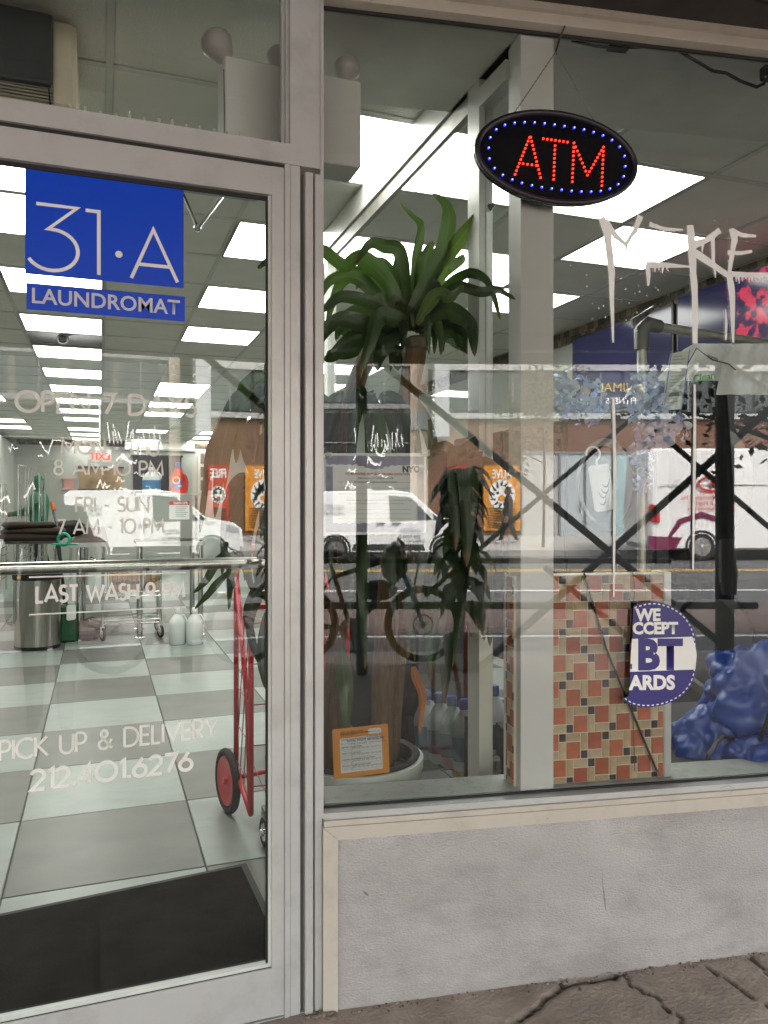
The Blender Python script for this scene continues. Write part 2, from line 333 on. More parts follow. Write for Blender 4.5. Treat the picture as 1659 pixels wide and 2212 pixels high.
b.build('ceiling_grid', TBAR, ceil)
struct(MB().box((X0, .03, CZ - .012), (X1, .105, CZ + .03)).box((0, -.5, CZ - .012), (X1, .03, CZ + .03)).build('ceiling_border', mat('painted_soffit', (.78, .77, .71), .7)))
lf = MB(); lf.box((-.312, -.312, -.004), (.312, -.294, .02)).box((-.312, .294, -.004), (.312, .312, .02)).box((-.312, -.294, -.004), (-.294, .294, .02)).box((.294, -.294, -.004), (.312, .294, .02))
lfo = lf.build('frame', TBAR); lfm = lfo.data; bpy.data.objects.remove(lfo)
ldo = MB().box((-.294, -.294, .002), (.294, .294, .012)).build('diffuser', PANEL_M); ldm = ldo.data; bpy.data.objects.remove(ldo)
COLN = {0: 'the middle column left of the entrance axis', 2: 'the column right of the blue decal', 3: 'the column just right of the glass partition', 4: 'the column under the oval sign', 5: 'the column nearest the television wall', -2: 'the far left column', -3: 'the leftmost column'}
for (i, j) in LIGHTS:
    n = ['front', 'second', 'third', 'fourth', 'fifth', 'sixth', 'seventh', 'eighth', 'ninth', 'tenth', 'eleventh', 'twelfth', 'thirteenth'][sorted(q for p, q in LIGHTS if p == i).index(j)]
    t = thing('ceiling_light', 'lit square white ceiling panel, %s light in %s' % (n, COLN[i]), 'ceiling light', (gx(i + .5), gy(j + .5), CZ), 'lit ceiling panels')
    place(lfm, 'frame', t, pm(t)); place(ldm, 'diffuser', t, pm(t))
# walls
struct(MB().box((X0 - .2, .05, 0), (X0, Y1 + .2, 3.2)).build('wall_left', WALL))
struct(MB().box((X1, -.55, 0), (X1 + .2, Y1 + .2, 3.2)).build('wall_right', WALL))
struct(MB().box((X0, Y1, 0), (X1, Y1 + .2, 3.02)).build('wall_back', WALL))
struct(MB().box((X0, 14.6, FZ), (-2.36, Y1, CZ - .13)).build('wall_jut', WALL))
BORD = mat('border_backing', (.2, .18, .14), .7)
bt = [mat('border_tile_%s' % k, c, .4, 0, .15, 30) for k, c in (('dark', (.035, .028, .02)), ('brown', (.085, .062, .04)), ('tan', (.16, .125, .08)))]
def border(name, x, y0, y1, along):         # two-row mosaic border under the ceiling; the nearest tiles are single objects
    bk = struct(MB().box((x - .006, y0, CZ - .13), (x, y1, CZ - .013)).build(name, BORD) if along == 'Y' else MB().box((y0, x - .006, CZ - .13), (y1, x, CZ - .013)).build(name, BORD))
    ms = []
    for m in bt:
        q = MB().box((-.008, -.031, -.026), (0, .031, .026)).build('border_tile', m); ms.append(q.data); bpy.data.objects.remove(q)
    far = MB()
    for r in range(2):
        u = y0 + (.035 if r else 0); k = 0
        while u < y1 - .04:
            z = CZ - .043 - r * .056
            M = Matrix.Translation((x - .006, u + .035, z)) if along == 'Y' else Matrix.Translation((u + .035, x - .006, z)) @ Matrix.Rotation(R(90), 4, 'Z')
            if along == 'Y' and 1.2 < u < 6: place(random.choice(ms), 'border_tile', bk, M)
            else: far.mi = random.randint(0, 2); far.box((-.008, -.031, -.026), (0, .031, .026), M)
            u += .068
    o = far.build('border_tiles_far', bt, bk); o['kind'] = 'stuff'
border('tile_border_right', X1, .2, Y1, 'Y'); border('tile_border_back', Y1, -2.3, X1, 'X')
struct(MB().box((X0, 14.59, CZ - .13), (-2.355, 14.6, CZ - .013)).build('tile_border_jut', bt[1]))

# ================================================================== SHOPFRONT
# building above and beside
BRN = mat('brown_fascia', (.17, .14, .12), .75, 0, .1, 5, .1, 80)
bl = thing('shop_building', 'brown painted fascia and wall above and beside the shopfront', 'building', (0, 0, 0))
MB().box((-12, -.06, 3.0), (.0, .02, 7.5)).box((-12, .02, 3.16), (14, 18, 7.5)).build('upper_wall', BRN, bl)
MB(MW).box((0, -.05, 2.80), (3.4, .02, 7.5)).build('fascia', BRN, bl)
MB().box((-12, -.06, -.2), (-1.62, .3, 3.0)).box((3.32, -.56, -.2), (12, .3, 7.5)).build('side_wall', BRN, bl)

# transom over the door
tw = thing('transom_window', 'clear transom pane in a grey metal frame above the glass door', 'window', (-.5, 0, 2.26))
def pane(name, parent, a, b, m=I4):         # box pane, mirror on its street face only
    o = MB(m).box(a, b); o.k = [0, 0, 1, 0, 0, 0]; return o.build(name, [GL_IN, GL_OUT], parent)
MB().box((-1.62, -.03, 2.262), (-.086, .03, 2.314)).build('transom_bar', ALU, tw)
MB().box((-1.62, -.028, 2.72), (-.086, .03, 3.0)).build('head_rail', ALU, tw)
MB().box((-.094, -.012, 2.3145), (-.086, .028, 2.7195)).box((-.102, .002, 2.3145), (-.0945, .028, 2.7195)).build('glazing_bead', ALU, tw)
pane('pane', tw, (-1.62, .012, 2.30), (-.095, .018, 2.74))
MB().box((-1.62, -.02, 2.2535), (-.1, .02, 2.2615)).build('shadow_gap', ALU_D, tw)
b = MB()
for k in range(13): x = -.62 + k * .034; h_ = random.uniform(.008, .02); b.box((x, .0105, 2.33 - random.uniform(0, .008)), (x + random.uniform(.004, .009), .0115, 2.33 + h_))
o = b.build('glue_residue', mat('glue_residue', (.6, .6, .52), .7, alpha=.45), tw); o['kind'] = 'stuff'
# door
dr = thing('glass_door', 'glass shop door in a grey metal frame with a push bar', 'door', (-.6, 0, .05))
MB().box((-.133, -.022, .052), (-.101, .022, 2.2528)).build('stile', ALU, dr)
MB().box((-1.085, -.022, .052), (-.985, .022, 2.2528)).build('stile', ALU, dr)
MB().box((-.985, -.0215, 2.179), (-.133, .0215, 2.2522)).build('top_rail', ALU, dr)
MB().box((-.985, -.0215, .0525), (-.133, .0215, .178)).build('bottom_rail', ALU, dr)
b = MB(); b.box((-.985, -.012, .178), (-.133, .0, .187)).box((-.1405, -.013, .187), (-.133, 0, 2.179))
b.build('glazing_bead', mat('pale_bead', (.62, .64, .60), .4), dr)
b = MB(); b.box((-.985, -.0165, .171), (-.133, -.0125, .1782)).box((-.985, -.006, 2.168), (-.1335, -.001, 2.1795)).box((-.146, -.008, .187), (-.1406, -.001, 2.168)); b.build('gasket', ALU_D, dr)
pane('pane', dr, (-.99, .002, .17), (-.13, .008, 2.19))
b = MB(); b.tube([(-.95, .075, 1.222), (-.155, .075, 1.222)], .0155, 14); b.build('push_bar', STEEL, dr, 40)
MB().tube([(-.18, .075, 1.222), (-.155, .03, 1.222), (-.14, .01, 1.222)], .012, 8).build('bar_bracket', STEEL, dr, True)
e = [atT(395, 418, 2.28), atT(427, 492, 2.42), atT(487, 412, 2.12)]
MB().tube([e[0], e[1]], .006, 6).tube([e[1], e[2]], .008, 6).sph(e[1], .012, 10).build('closer_arm', CHROME, dr, 40)
MB().bev((-.40, .02, 2.19), (-.15, .075, 2.245), .006).build('closer_body', ALU, dr)
# ribbed jamb between door and window
jb = thing('door_jamb', 'ribbed grey metal jamb post between the glass door and shop window', 'post', (-.05, 0, .03))
zb, zt = .045, 2.262
MB().box((-.1, -.026, zb), (-.0865, .03, zt)).build('rib', ALU, jb)
for a, c, y in ((-.086, -.058, -.026), (-.047, -.0255, -.034), (-.0205, .0005, -.03)):
    MB().bev((a, y, zb), (c, .03, 2.2625 if a < -.05 else 2.247), .002).build('rib', ALU, jb)
MB().box((-.09, -.006, zb), (-.0007, .028, 3.0)).build('groove', mat('dark_groove', (.17, .165, .155), .6), jb)
MB().box((-.0855, -.0255, 2.263), (.0005, .03, 3.0)).build('upper_post', ALU, jb)
MB(MW).box((.0, -.03, .55), (.008, .03, 2.82)).build('corner_strip', ALU, jb)
MB(MW).box((.0008, -.025, .0), (.005, .02, .5495)).build('corner_gap', ALU_D, jb)
# shop window
SW = 2.9
sw = thing('shop_window', 'large shop window in a cream metal frame under a dark fascia', 'window', (.7, -.1, .5))
MB(MW).box((.008, -.03, .545), (SW, .03, .563)).build('bottom_rail', ALU, sw)
MB(MW).box((.008, -.04, .532), (SW, -.0305, .5465)).build('sill_lip', TRIM, sw)
b = MB(MW); b.box((.008, -.03, 2.715), (SW, .03, 2.745)).box((.008, -.045, 2.7455), (SW, .03, 2.79)).box((.008, -.035, 2.7905), (SW, .03, 2.825)); b.build('head_rail', TRIM, sw)
MB(MW).box((.009, .005, 2.706), (SW, .012, 2.7145)).box((.009, .005, .5635), (SW, .011, .569)).build('gasket', ALU_D, sw)
pane('pane', sw, (.006, .013, .555), (SW, .019, 2.72), MW)
MB(MW).box((.02, .03, .53), (SW, .16, .566)).build('inner_sill', mat('inner_sill_paint', (.42, .44, .40), .6, dirt=((.15, .14, .12), 25, .6)), sw)
MB(MW).box((.02, .0302, 2.72), (SW, .5, 2.83)).build('inner_head', MATS['painted_soffit'], sw)
MB(MW).box((.573, .02, .567), (.671, .12, 2.83)).build('mullion', mat('white_post', (.82, .80, .76), .5, 0, .03), sw)
MB(MW).box((1.9, .02, .567), (2.0, .12, 2.83)).build('mullion', MATS['white_post'], sw)
# bulkhead below the window
bk = thing('bulkhead_panel', 'grey pebbled panel with mitred cream trim below the shop window', 'panel', (.7, -.1, 0))
MB(MW).box((.04, -.034, .008), (SW, .02, .502)).build('panel', STUC, bk)
def quadprism(M, pts, n0, n1):               # pts in (s,z)
    return MB(M).add([(s, n0, z) for s, z in pts] + [(s, n1, z) for s, z in pts], [(0, 1, 2, 3), (7, 6, 5, 4), (0, 4, 5, 1), (1, 5, 6, 2), (2, 6, 7, 3), (3, 7, 4, 0)])
quadprism(MW, [(.0065, .5315), (.0455, .4965), (SW, .4965), (SW, .5315)], -.044, -.02).build('top_trim', TRIM, bk)
quadprism(MW, [(.0055, .004), (.0445, .004), (.0445, .4965), (.0055, .5305)], -.0435, -.02).build('side_trim', TRIM, bk)
SCF = mat('scuff_mark', (.14, .125, .115), .8, alpha=.45)
def scuff(pts, w, name='scuff', n=-.0352, parent=bk, mt=SCF):
    M = face_mat(atW(*pts[0], n), Wd); Mi = M.inverted(); MB(M).ribbon([(Mi @ atW(x, y, n)).xy for x, y in pts], w).build(name, mt, parent)
scuff([(1301, 1880), (1303, 1915), (1307, 1945), (1309, 1966)], [.0006, .002, .005, .002]); scuff([(785, 1926), (791, 1930), (796, 1935)], [.003, .006, .003]);
for q in (((1556, 1702), (1575, 1697), (1590, 1704)), ((1575, 1712), (1584, 1709)), ((1180, 1770), (1186, 1767))): scuff(list(q), [.0008, .0018, .0008][:len(q)], 'scratch', -.0446)
# grit swept into the joint between panel and sidewalk
b = MB(MW)
for k in range(260):
    s = random.uniform(-.05, 1.5); n = -.036 - abs(random.gauss(0, .014)); r = random.uniform(.001, .004) * (1.6 if random.random() < .06 else 1); b.mi = random.randint(0, 2)
    q = MW @ Vector((s, n, 0)); b.sph((s, n, rise(q.x, q.y) + r * .4), r, 6, sc=(1, 1, .6))
for k in range(16):
    s = random.uniform(-.04, .04); b.mi = 0; b.sph((s, random.uniform(-.07, -.03), .048), random.uniform(.005, .012), 6, sc=(1, .7, .5))
o = b.build('grit', [mat('grit_%d' % k, c, .9) for k, c in enumerate(((.2, .16, .12), (.34, .28, .22), (.09, .065, .045)))]); o['kind'] = 'stuff'; tag(o, 'crumbs of grit along the foot of the pebbled panel', 'grit')
# ---- glass partition running into the shop
gp = thing('glass_partition', 'glazed partition of grey metal running back from the white post', 'partition', (.59, .9, FZ))
xa, xb = .572, .62
MB().box((xa, .0, 2.72), (xb, 1.98, CZ - .005)).build('head_rail', ALU_I, gp)
MB().box((xa + .012, .28, 2.66), (xb - .012, 1.93, 2.719)).build('door_rail', GALV, gp)
for y0, y1, n in ((.19, .27, 'post'), (1.93, 1.99, 'post')): MB().box((xa, y0, FZ), (xb, y1, 2.7195)).build(n, ALU_I, gp)
MB().box((xa, .02, 2.63), (xb, .1895, 2.69)).build('head_rail', ALU_I, gp)
MB().box((xa, .27, FZ), (xb, 1.93, FZ + .16)).build('bottom_rail', ALU_I, gp)
for q in (MB().box((xa + .02, .27, FZ + .155), (xa + .026, 1.93, 2.665)), MB().box((xa + .02, .02, 1.2), (xa + .026, .19, 2.64))): q.k = [0, 0, 0, 0, 0, 1]; q.build('pane', [GL_IN, GL_CLR], gp)

# ================================================================== DECALS, SIGNS AND PAPERS ON THE GLASS
def rect(b, M, w, h, z=0, x=0, y=0): return b.add([(x, y, z), (x + w, y, z), (x + w, y + h, z), (x, y + h, z)], [(0, 1, 2, 3)], M)
def rrect(w, h, r, x=0, y=0): return [(x + p[0], y + p[1]) for q in (arc(w - r, h - r, r, r, 0, 90, 4), arc(r, h - r, r, r, 90, 180, 4), arc(r, r, r, r, 180, 270, 4), arc(w - r, r, r, r, 270, 360, 4)) for p in q]
def sheet(M, poly, mt, name, parent, th=.0006, z=0): return MB(M).prism(poly, z, z + th).build(name, mt, parent)
t = thing('blue_decal', 'blue square decal with thin white numerals and a lettered strip on the door', 'sign', atY(225, 690, -.001))
x0, x1 = -.716, -.353
zt, zm, zn, zl = 2.170, atY(397, 623).z, atY(397, 641).z, atY(399, 695).z
sheet(face_mat((x0, -.001, zm), (1, 0, 0)), [(0, 0), (x1 - x0, 0), (x1 - x0, zt - zm), (0, zt - zm)], BLUE, 'upper_field', t)
sheet(face_mat((x0 + .003, -.001, zl), (1, 0, 0)), [(0, 0), (x1 - x0, 0), (x1 - x0, zn - zl), (0, zn - zl)], BLUE, 'lower_strip', t)
hN = .155
M = face_mat((-.70, -.0026, zm + .013), (1, 0, 0))
b = MB(M); b.ribbon([(.008, hN), (.098, hN), (.034, .098)] + arc(.042, .049, .058, .049, 82, -150, 18), .0085); b.build('numeral', WHITE, t)
MB(M).ribbon([(.117, hN - .002), (.147, hN - .002), (.147, 0)], .0085).build('numeral', WHITE, t)
MB(M).prism(arc(.193, .055, .0085, .0085, 0, 340, 16), 0, .0004).build('dot', WHITE, t)
MB(M).ribbon([(.222, 0), (.274, .125), (.332, 0)], .0085).ribbon([(.237, .036), (.314, .036)], .0085, z=.0004).build('letter', WHITE, t)
txt('LAUNDROMAT', .0505, mat('silver_vinyl', (.62, .62, .66), .5), face_mat((x0 + .012, -.0026, zl + .0165), (1, 0, 0)), t, off=.0009, sx=.985)

def dtext(name_label, lines, cat='lettering', mt=WHITE_T):
    (s, xa, ya, xb, yb, h, wd) = lines[0]
    t = thing('vinyl_lettering', name_label, cat, atY(xa, ya, -.001), 'white vinyl lettering on the door glass')
    for (s, xa, ya, xb, yb, h, wd) in lines:
        a = atY(xa, ya, -.0015); c = atY(xb, yb, -.0015)
        if s == '_': MB(face_mat(a, (1, 0, 0))).ribbon([(0, 0), (c.x - a.x, c.z - a.z)], wd).build('rule', mt, t)
        else: strokes(s, h, wd, face_mat(a, (c - a)), mt, t, fit=(c - a).length, gap=.16)
    return t
dtext('frosted white OPEN 7 DAYS lettering across the middle of the door glass', [('OPEN 7 DAYS', 36, 888, 424, 899, .047, .0085)])
dtext('frosted white opening hours in four lines above the push bar', [('MON - THU', 134, 979, 342, 984, .034, .006), ('8 AM-10 PM', 118, 1025, 352, 1027, .034, .0052), ('FRI - SUN', 165, 1106, 321, 1104, .034, .0052), ('7 AM - 10 PM', 125, 1154, 354, 1151, .034, .0048)])
dtext('white LAST WASH 9 PM lettering between two white rules', [('_', 63, 1247, 401, 1237, 0, .0036), ('LAST WASH 9 PM', 80, 1301, 398, 1290, .037, .0072), ('_', 63, 1328, 402, 1311, 0, .0032)], mt=WHITE)
dtext('white PICK UP AND DELIVERY lettering with a phone number low on the door', [('PICK UP & DELIVERY', 0, 1643, 469, 1590, .045, .0062), ('212.401.6276', 68, 1707, 415, 1662, .045, .0085)])

# oval LED sign
t = thing('led_sign', 'black oval LED sign with red ATM letters and a ring of blue lights', 'sign', atW(1205, 340, -.05))
Mc = face_mat(atW(1205, 341, -.048), Wd) @ Matrix.Rotation(R(-2.6), 4, 'Z')
RA, RB = .236, .126
def ell(a, c, n=48): return [(a * math.cos(2 * math.pi * i / n), c * math.sin(2 * math.pi * i / n)) for i in range(n)]
MB(Mc).prism(ell(RA, RB), -.022, 0).build('face', mat('gloss_black', (.006, .006, .008), .18), t, 30)
b = MB(Mc); b.tube([(*p, .001) for p in ell(RA - .004, RB - .004)], .008, 8, closed=True); b.build('rim', BLACK, t, True)
LB = mat('blue_led', (.02, .02, .5), .3, var=0, emit=((.03, .04, 1), .22)); LR = mat('red_led', (.5, .02, .01), .3, var=0, emit=((1, .035, .012), .2))
lo = MB().sph((0, 0, 0), .0036, 8).build('blue_led', LB); lb = lo.data; bpy.data.objects.remove(lo)
lo = MB().sph((0, 0, 0), .0034, 8).build('red_led', LR); lr = lo.data; bpy.data.objects.remove(lo)
core = MB().sph((0, 0, 0), .0016, 6).build('c', mat('led_core', (.8, .8, .9), .3, var=0, emit=((.45, .55, 1), .3))); cm = core.data; bpy.data.objects.remove(core)
import itertools
def walk(poly, step):
    out = []; L = [(Vector(b_) - Vector(a_)).length for a_, b_ in zip(poly, poly[1:])]; tot = sum(L); n = max(1, round(tot / step)); 
    for k in range(n + 1):
        d = tot * k / n
        for (a_, b_), l in zip(zip(poly, poly[1:]), L):
            if d <= l + 1e-9: out.append(tuple(Vector(a_).lerp(Vector(b_), d / l if l else 0))); break
            d -= l
    return out
def sup(a): c, s = math.cos(a), math.sin(a); k = .72; return (.2 * math.copysign(abs(c) ** k, c), .0885 * math.copysign(abs(s) ** k, s))
pts = walk([sup(2 * math.pi * i / 90) for i in range(91)], .0292)[:-1]
for p in pts: place(lb, 'blue_led', t, Mc @ Matrix.Translation((*p, .003))); place(cm, 'led_core', t, Mc @ Matrix.Translation((*p, .0058)))
red = []
for poly in ([(-.122, -.062), (-.083, .05), (-.048, -.062)], [(-.1, -.03), (-.062, -.03)], [(-.045, .046), (.026, .046)], [(-.01, .031), (-.01, -.062)], [(.045, -.062), (.045, .046)], [(.045, .046), (.089, -.038), (.133, .046)], [(.133, .046), (.133, -.062)]): red += walk(poly, .0115)
for p in red: place(lr, 'red_led', t, Mc @ Matrix.Translation((*p, .003)))
tp = Mc.inverted() @ atW(1201, 112, -.03)
for xx in (-.135, .12):
    b = MB(Mc); a = Vector((xx, RB * math.sqrt(1 - (xx / RA) ** 2) - .004, -.01)); c = Vector(tp)
    n = 34
    for k in range(n):
        p = a.lerp(c, (k + .5) / n); q = (c - a).normalized() * .0042; side = Vector((0, 0, .0018)) if k % 2 else Vector((.0018, 0, 0))
        b.tube([p - q, p - q * .5 + side, p + q * .5 + side, p + q, p + q * .5 - side, p - q * .5 - side], .0008, 4, closed=True)
    b.build('chain', mat('chain_steel', (.1, .095, .085), .4, .8), t)
MB(Mc).tube([tp, (tp.x + .01, tp.y + .04, tp.z), (tp.x + .02, tp.y + .07, tp.z + .01)], .003, 6).build('hook', BLACK, t)
# paint tag on the shop window
GRF = mat('white_paint_marker', (.9, .91, .89), .55)
t = thing('graffiti_tag', 'dripping white paint-marker scrawl high on the right window', 'graffiti', atW(1450, 560, 0))
def gstroke(pts, w, k=[0]):
    k[0] += 1; M = onW(0, 0, .0); o = atW(1450, 560, .009 - .0003 * (k[0] % 6)); M = face_mat(o, Wd); Mi = M.inverted()
    P = [(Mi @ atW(x, y, .009)) for x, y in pts]; Q = []; ww = []
    w0 = w if isinstance(w, list) else [w] * len(P)
    for i in range(len(P) - 1):
        for j in range(4):
            f = j / 4; q = P[i].lerp(P[i + 1], f); n = noise.noise((q.x * 60, q.y * 60, k[0])); Q.append((q.x + n * .0015, q.y)); ww.append((w0[i] * (1 - f) + w0[i + 1] * f) * (1 + .22 * n))
    Q.append(tuple(P[-1].xy)); ww.append(w0[-1])
    MB(M).ribbon(Q, ww).build('paint_stroke', GRF, t)
u = .0018
gstroke([(1300, 470), (1312, 500), (1322, 590), (1322, 640), (1325, 740)], [12 * u, 14 * u, 11 * u, 8 * u, 3 * u])
gstroke([(1308, 478), (1330, 510), (1352, 528), (1372, 498), (1384, 466)], [11 * u, 9 * u, 6 * u, 8 * u, 10 * u])
gstroke([(1352, 524), (1355, 545)], [6 * u, 2 * u])
gstroke([(1403, 484), (1435, 495), (1475, 497)], [8 * u, 7 * u, 3 * u])
gstroke([(1434, 494), (1440, 512)], [5 * u, 1 * u])
gstroke([(1396, 572), (1430, 572), (1490, 576)], [10 * u, 9 * u, 3 * u])
gstroke([(1399, 572), (1402, 600), (1400, 618)], [9 * u, 8 * u, 2 * u])
for xx, d in ((1415, 12), (1424, 10), (1431, 16), (1440, 8)): gstroke([(xx, 574), (xx, 576 + d)], [5 * u, u])
gstroke([(1492, 486), (1495, 540), (1502, 640), (1502, 742)], [13 * u, 14 * u, 12 * u, 9 * u])
gstroke([(1490, 532), (1525, 520), (1556, 497)], [15 * u, 9 * u, 10 * u]); gstroke([(1540, 506), (1541, 560), (1546, 600)], [8 * u, 6 * u, 2 * u]); gstroke([(1519, 520), (1517, 545)], [7 * u, 2 * u])
gstroke([(1500, 545), (1540, 572), (1572, 595)], [13 * u, 11 * u, 9 * u])
gstroke([(1580, 494), (1586, 520), (1575, 592)], [10 * u, 10 * u, 7 * u]); gstroke([(1582, 498), (1605, 508), (1634, 510)], [9 * u, 7 * u, 4 * u]); gstroke([(1592, 505), (1593, 525)], [5 * u, u]); gstroke([(1572, 546), (1600, 547), (1625, 543)], [8 * u, 6 * u, 5 * u])
gstroke([(1576, 592), (1582, 640), (1584, 740)], [13 * u, 11 * u, 4 * u]); gstroke([(1580, 592), (1620, 594), (1690, 594)], [9 * u, 8 * u, 8 * u])
for xx in range(1590, 1690, 7): gstroke([(xx, 596), (xx, 600 + random.randint(3, 13))], [5 * u, u])
gstroke([(1568, 668), (1569, 700), (1568, 735)], [2 * u, 5 * u, 3 * u])
gstroke([(1325, 860), (1328, 1000), (1326, 1290)], [4.5 * u, 5.5 * u, 3 * u]); gstroke([(1501, 830), (1500, 1000), (1497, 1230)], [4 * u, 5.5 * u, 3 * u])
b = MB(); random.seed(12)
for k in range(55):
    x, y = random.choice(((1330, 600), (1420, 590), (1350, 660), (1560, 520), (1400, 520), (1300, 640))); x += random.gauss(0, 34); y += random.gauss(0, 34); r = random.uniform(.0006, .0022)
    if x < 1215: continue
    Mq = face_mat(atW(x, y, .0105), Wd); b.prism([(r * (1 + .5 * math.sin(k + j * 2.3)) * math.cos(j * 1.05), r * (1 + .5 * math.cos(k * 2 + j)) * math.sin(j * 1.05) * 1.4) for j in range(6)], 0, .0004, Mq)
o = b.build('paint_spatter', GRF, t); o['kind'] = 'stuff'
# round sticker with its left side torn away
t = thing('round_sticker', 'round navy sticker torn at its left side reading WE ACCEPT EBT CARDS', 'sticker', atW(1400, 1415, -.001))
M = face_mat(atW(1389, 1416, -.002), Wd); rs = .1645
def px2(x, y): q = M.inverted() @ atW(x, y, -.002); return (q.x, q.y)
edge = [px2(*p) for p in ((1369, 1309), (1367, 1340), (1367, 1375), (1364, 1400), (1361, 1440), (1361, 1480), (1359, 1502), (1347, 1512))]
a0 = math.degrees(math.atan2(edge[-1][1], edge[-1][0])); a1 = math.degrees(math.atan2(edge[0][1], edge[0][0]))
rr = rs
disc = [px2(*p) for p in ((1347, 1512), (1365, 1523), (1390, 1528), (1420, 1526), (1450, 1517), (1475, 1502), (1494, 1478), (1503, 1450), (1505, 1415), (1503, 1380), (1494, 1350), (1476, 1326), (1450, 1309), (1420, 1300), (1395, 1301), (1369, 1309))]
def smooth(P, k=5):
    out = []; P = [Vector(p) for p in P]
    for i in range(len(P) - 1):
        p0, p1, p2, p3 = P[max(0, i - 1)], P[i], P[i + 1], P[min(len(P) - 1, i + 2)]
        for j in range(k):
            s = j / k; out.append(tuple(.5 * ((2 * p1) + (p2 - p0) * s + (2 * p0 - 5 * p1 + 4 * p2 - p3) * s * s + (3 * p1 - p0 - 3 * p2 + p3) * s ** 3)))
    return out + [tuple(P[-1])]
sd_ = smooth(disc, 4); poly = sd_ + edge[1:-1]
MB(M).prism(poly, 0, .0006).build('backing', NAVY, t)
MB(M).prism([px2(*p) for p in ((1365, 1380), (1496, 1375), (1503, 1400), (1505, 1415), (1502, 1446), (1361, 1451), (1362, 1420))], .0012, .0014).build('white_band', WHITE, t)
cxy = Vector(px2(1416, 1415)); b = MB(M); dl = walk([tuple(cxy + (Vector(p) - cxy) * .962) for p in sd_], .0075)
for i in range(0, len(dl) - 1, 2): b.ribbon([dl[i], dl[i + 1]], .0035, z=.0012)
b.build('dashed_ring', WHITE, t)
def stxt(s, x, y, xe, size, mt, off): 
    a = atW(x, y, -.0035); e = atW(xe, y - 1, -.0035); return txt(s, size, mt, face_mat(a, (e - a)), t, off=off, sx=1.02)
stxt('WE', 1375, 1341, 1430, .048, WHITE, .0022); stxt('CCEPT', 1367, 1369, 1478, .046, WHITE, .0022); stxt('BT', 1377, 1444, 1496, .118, NAVY, .006); stxt('ARDS', 1361, 1489, 1478, .056, WHITE, .0026)
MB(M).prism([px2(*p) for p in ((1361.5, 1434), (1365, 1434), (1365, 1445), (1361.5, 1445))], .0016, .0018).build('letter_stub', NAVY, t)
# city notice
PAPER = mat('laminated_paper', (.92, .90, .87), .35, var=.03); LILAC = mat('lilac_print', (.5, .5, .62), .5, var=.25, scale=40); INK = mat('black_ink', (.05, .05, .05), .6); INKG = mat('grey_ink', (.28, .28, .28), .6); REDI = mat('red_ink', (.45, .06, .05), .6)
def backlit(m, c, f):                      # thin sheet that lets some of the room's light through
    n = m.node_tree; p_ = n.nodes['Principled BSDF']; t_ = n.nodes.new('ShaderNodeBsdfTranslucent'); t_.inputs[0].default_value = (*c, 1); x = n.nodes.new('ShaderNodeMixShader'); x.inputs[0].default_value = f
    n.links.new(p_.outputs[0], x.inputs[1]); n.links.new(t_.outputs[0], x.inputs[2]); n.links.new(x.outputs[0], n.nodes['Material Output'].inputs[0])
backlit(PAPER, (.9, .88, .84), .4); backlit(LILAC, (.55, .55, .68), .4)
t = thing('city_notice', 'laminated city certificate with a lilac border taped inside the window', 'notice', atW(810, 1158, .03))
M = face_mat(atW(698, 1157, .026), Wd); q = M.inverted() @ atW(921, 982, .026); PW, PH = q.x, q.y + .004
MB(M).add([(0, 0, 0), (PW * .5, .002, .004), (PW, .004, 0), (PW + .001, PH, .001), (PW * .5, PH - .002, .005), (0, PH - .004, 0)], [(0, 1, 4, 5), (1, 2, 3, 4)]).build('paper', PAPER, t)
Mp = M @ Matrix.Translation((0, 0, .0065))
wv = [(.008 + i * (PW - .016) / 30, PH - .03 - .006 * abs(math.sin(i * 1.4)) - (.012 * math.exp(-((i - 15) / 4) ** 2))) for i in range(31)]
MB(Mp).prism(wv + [(PW - .008, PH - .01), (.008, PH - .01)], 0, .0003).build('border_print', LILAC, t)
MB(Mp).prism([(.008, .009), (PW - .008, .009)] + [(PW - .008 - i * (PW - .016) / 30, .03 + .005 * abs(math.sin(i * 1.1))) for i in range(31)], 0, .0003).build('border_print', LILAC, t)
for xx in (.008, PW - .026): MB(Mp).prism([(xx, .03), (xx + .018, .03), (xx + .018, PH - .04), (xx, PH - .04)], 0, .0003).build('border_print', LILAC, t)
txt('NYC', .0225, INK, Mp @ Matrix.Translation((PW * .76, PH - .053, .001)), t, off=.0011)
txt('TO BE POSTED IN PUBLIC FACING LOCATION', .0086, REDI, Mp @ Matrix.Translation((PW * .52, PH - .062, .001)), t, off=.0002, align='CENTER')
txt('Affirmation of Compliance with', .0078, INK, Mp @ Matrix.Translation((PW * .5, PH - .073, .001)), t, align='CENTER')
txt('Workplace Vaccination Requirements', .0078, INK, Mp @ Matrix.Translation((PW * .5, PH - .083, .001)), t, align='CENTER')
txt('dated December 15, 2021 issued by New York City Commissioner of Health', .0058, INKG, Mp @ Matrix.Translation((PW * .54, PH * .415, .001)), t, align='CENTER')
txt('vaccination of workers and that it is in compliance with the Order', .0058, INKG, Mp @ Matrix.Translation((PW * .51, PH * .375, .001)), t, align='CENTER')
b = MB(Mp)
for k, yy in enumerate((.64, .57, .5, .31, .26, .2)): b.ribbon([(.04, PH * yy), (PW - .045, PH * yy)], .0006, z=.0006)
b.build('ruled_lines', INKG, t)
for xx, yy in ((-.006, PH - .022), (PW - .02, PH - .012)): sheet(M @ Matrix.Translation((0, 0, .008)), [(xx, yy), (xx + .028, yy + .004), (xx + .03, yy + .022), (xx + .002, yy + .018)], mat('clear_tape', (.7, .68, .6), .2, alpha=.35), 'tape', t)
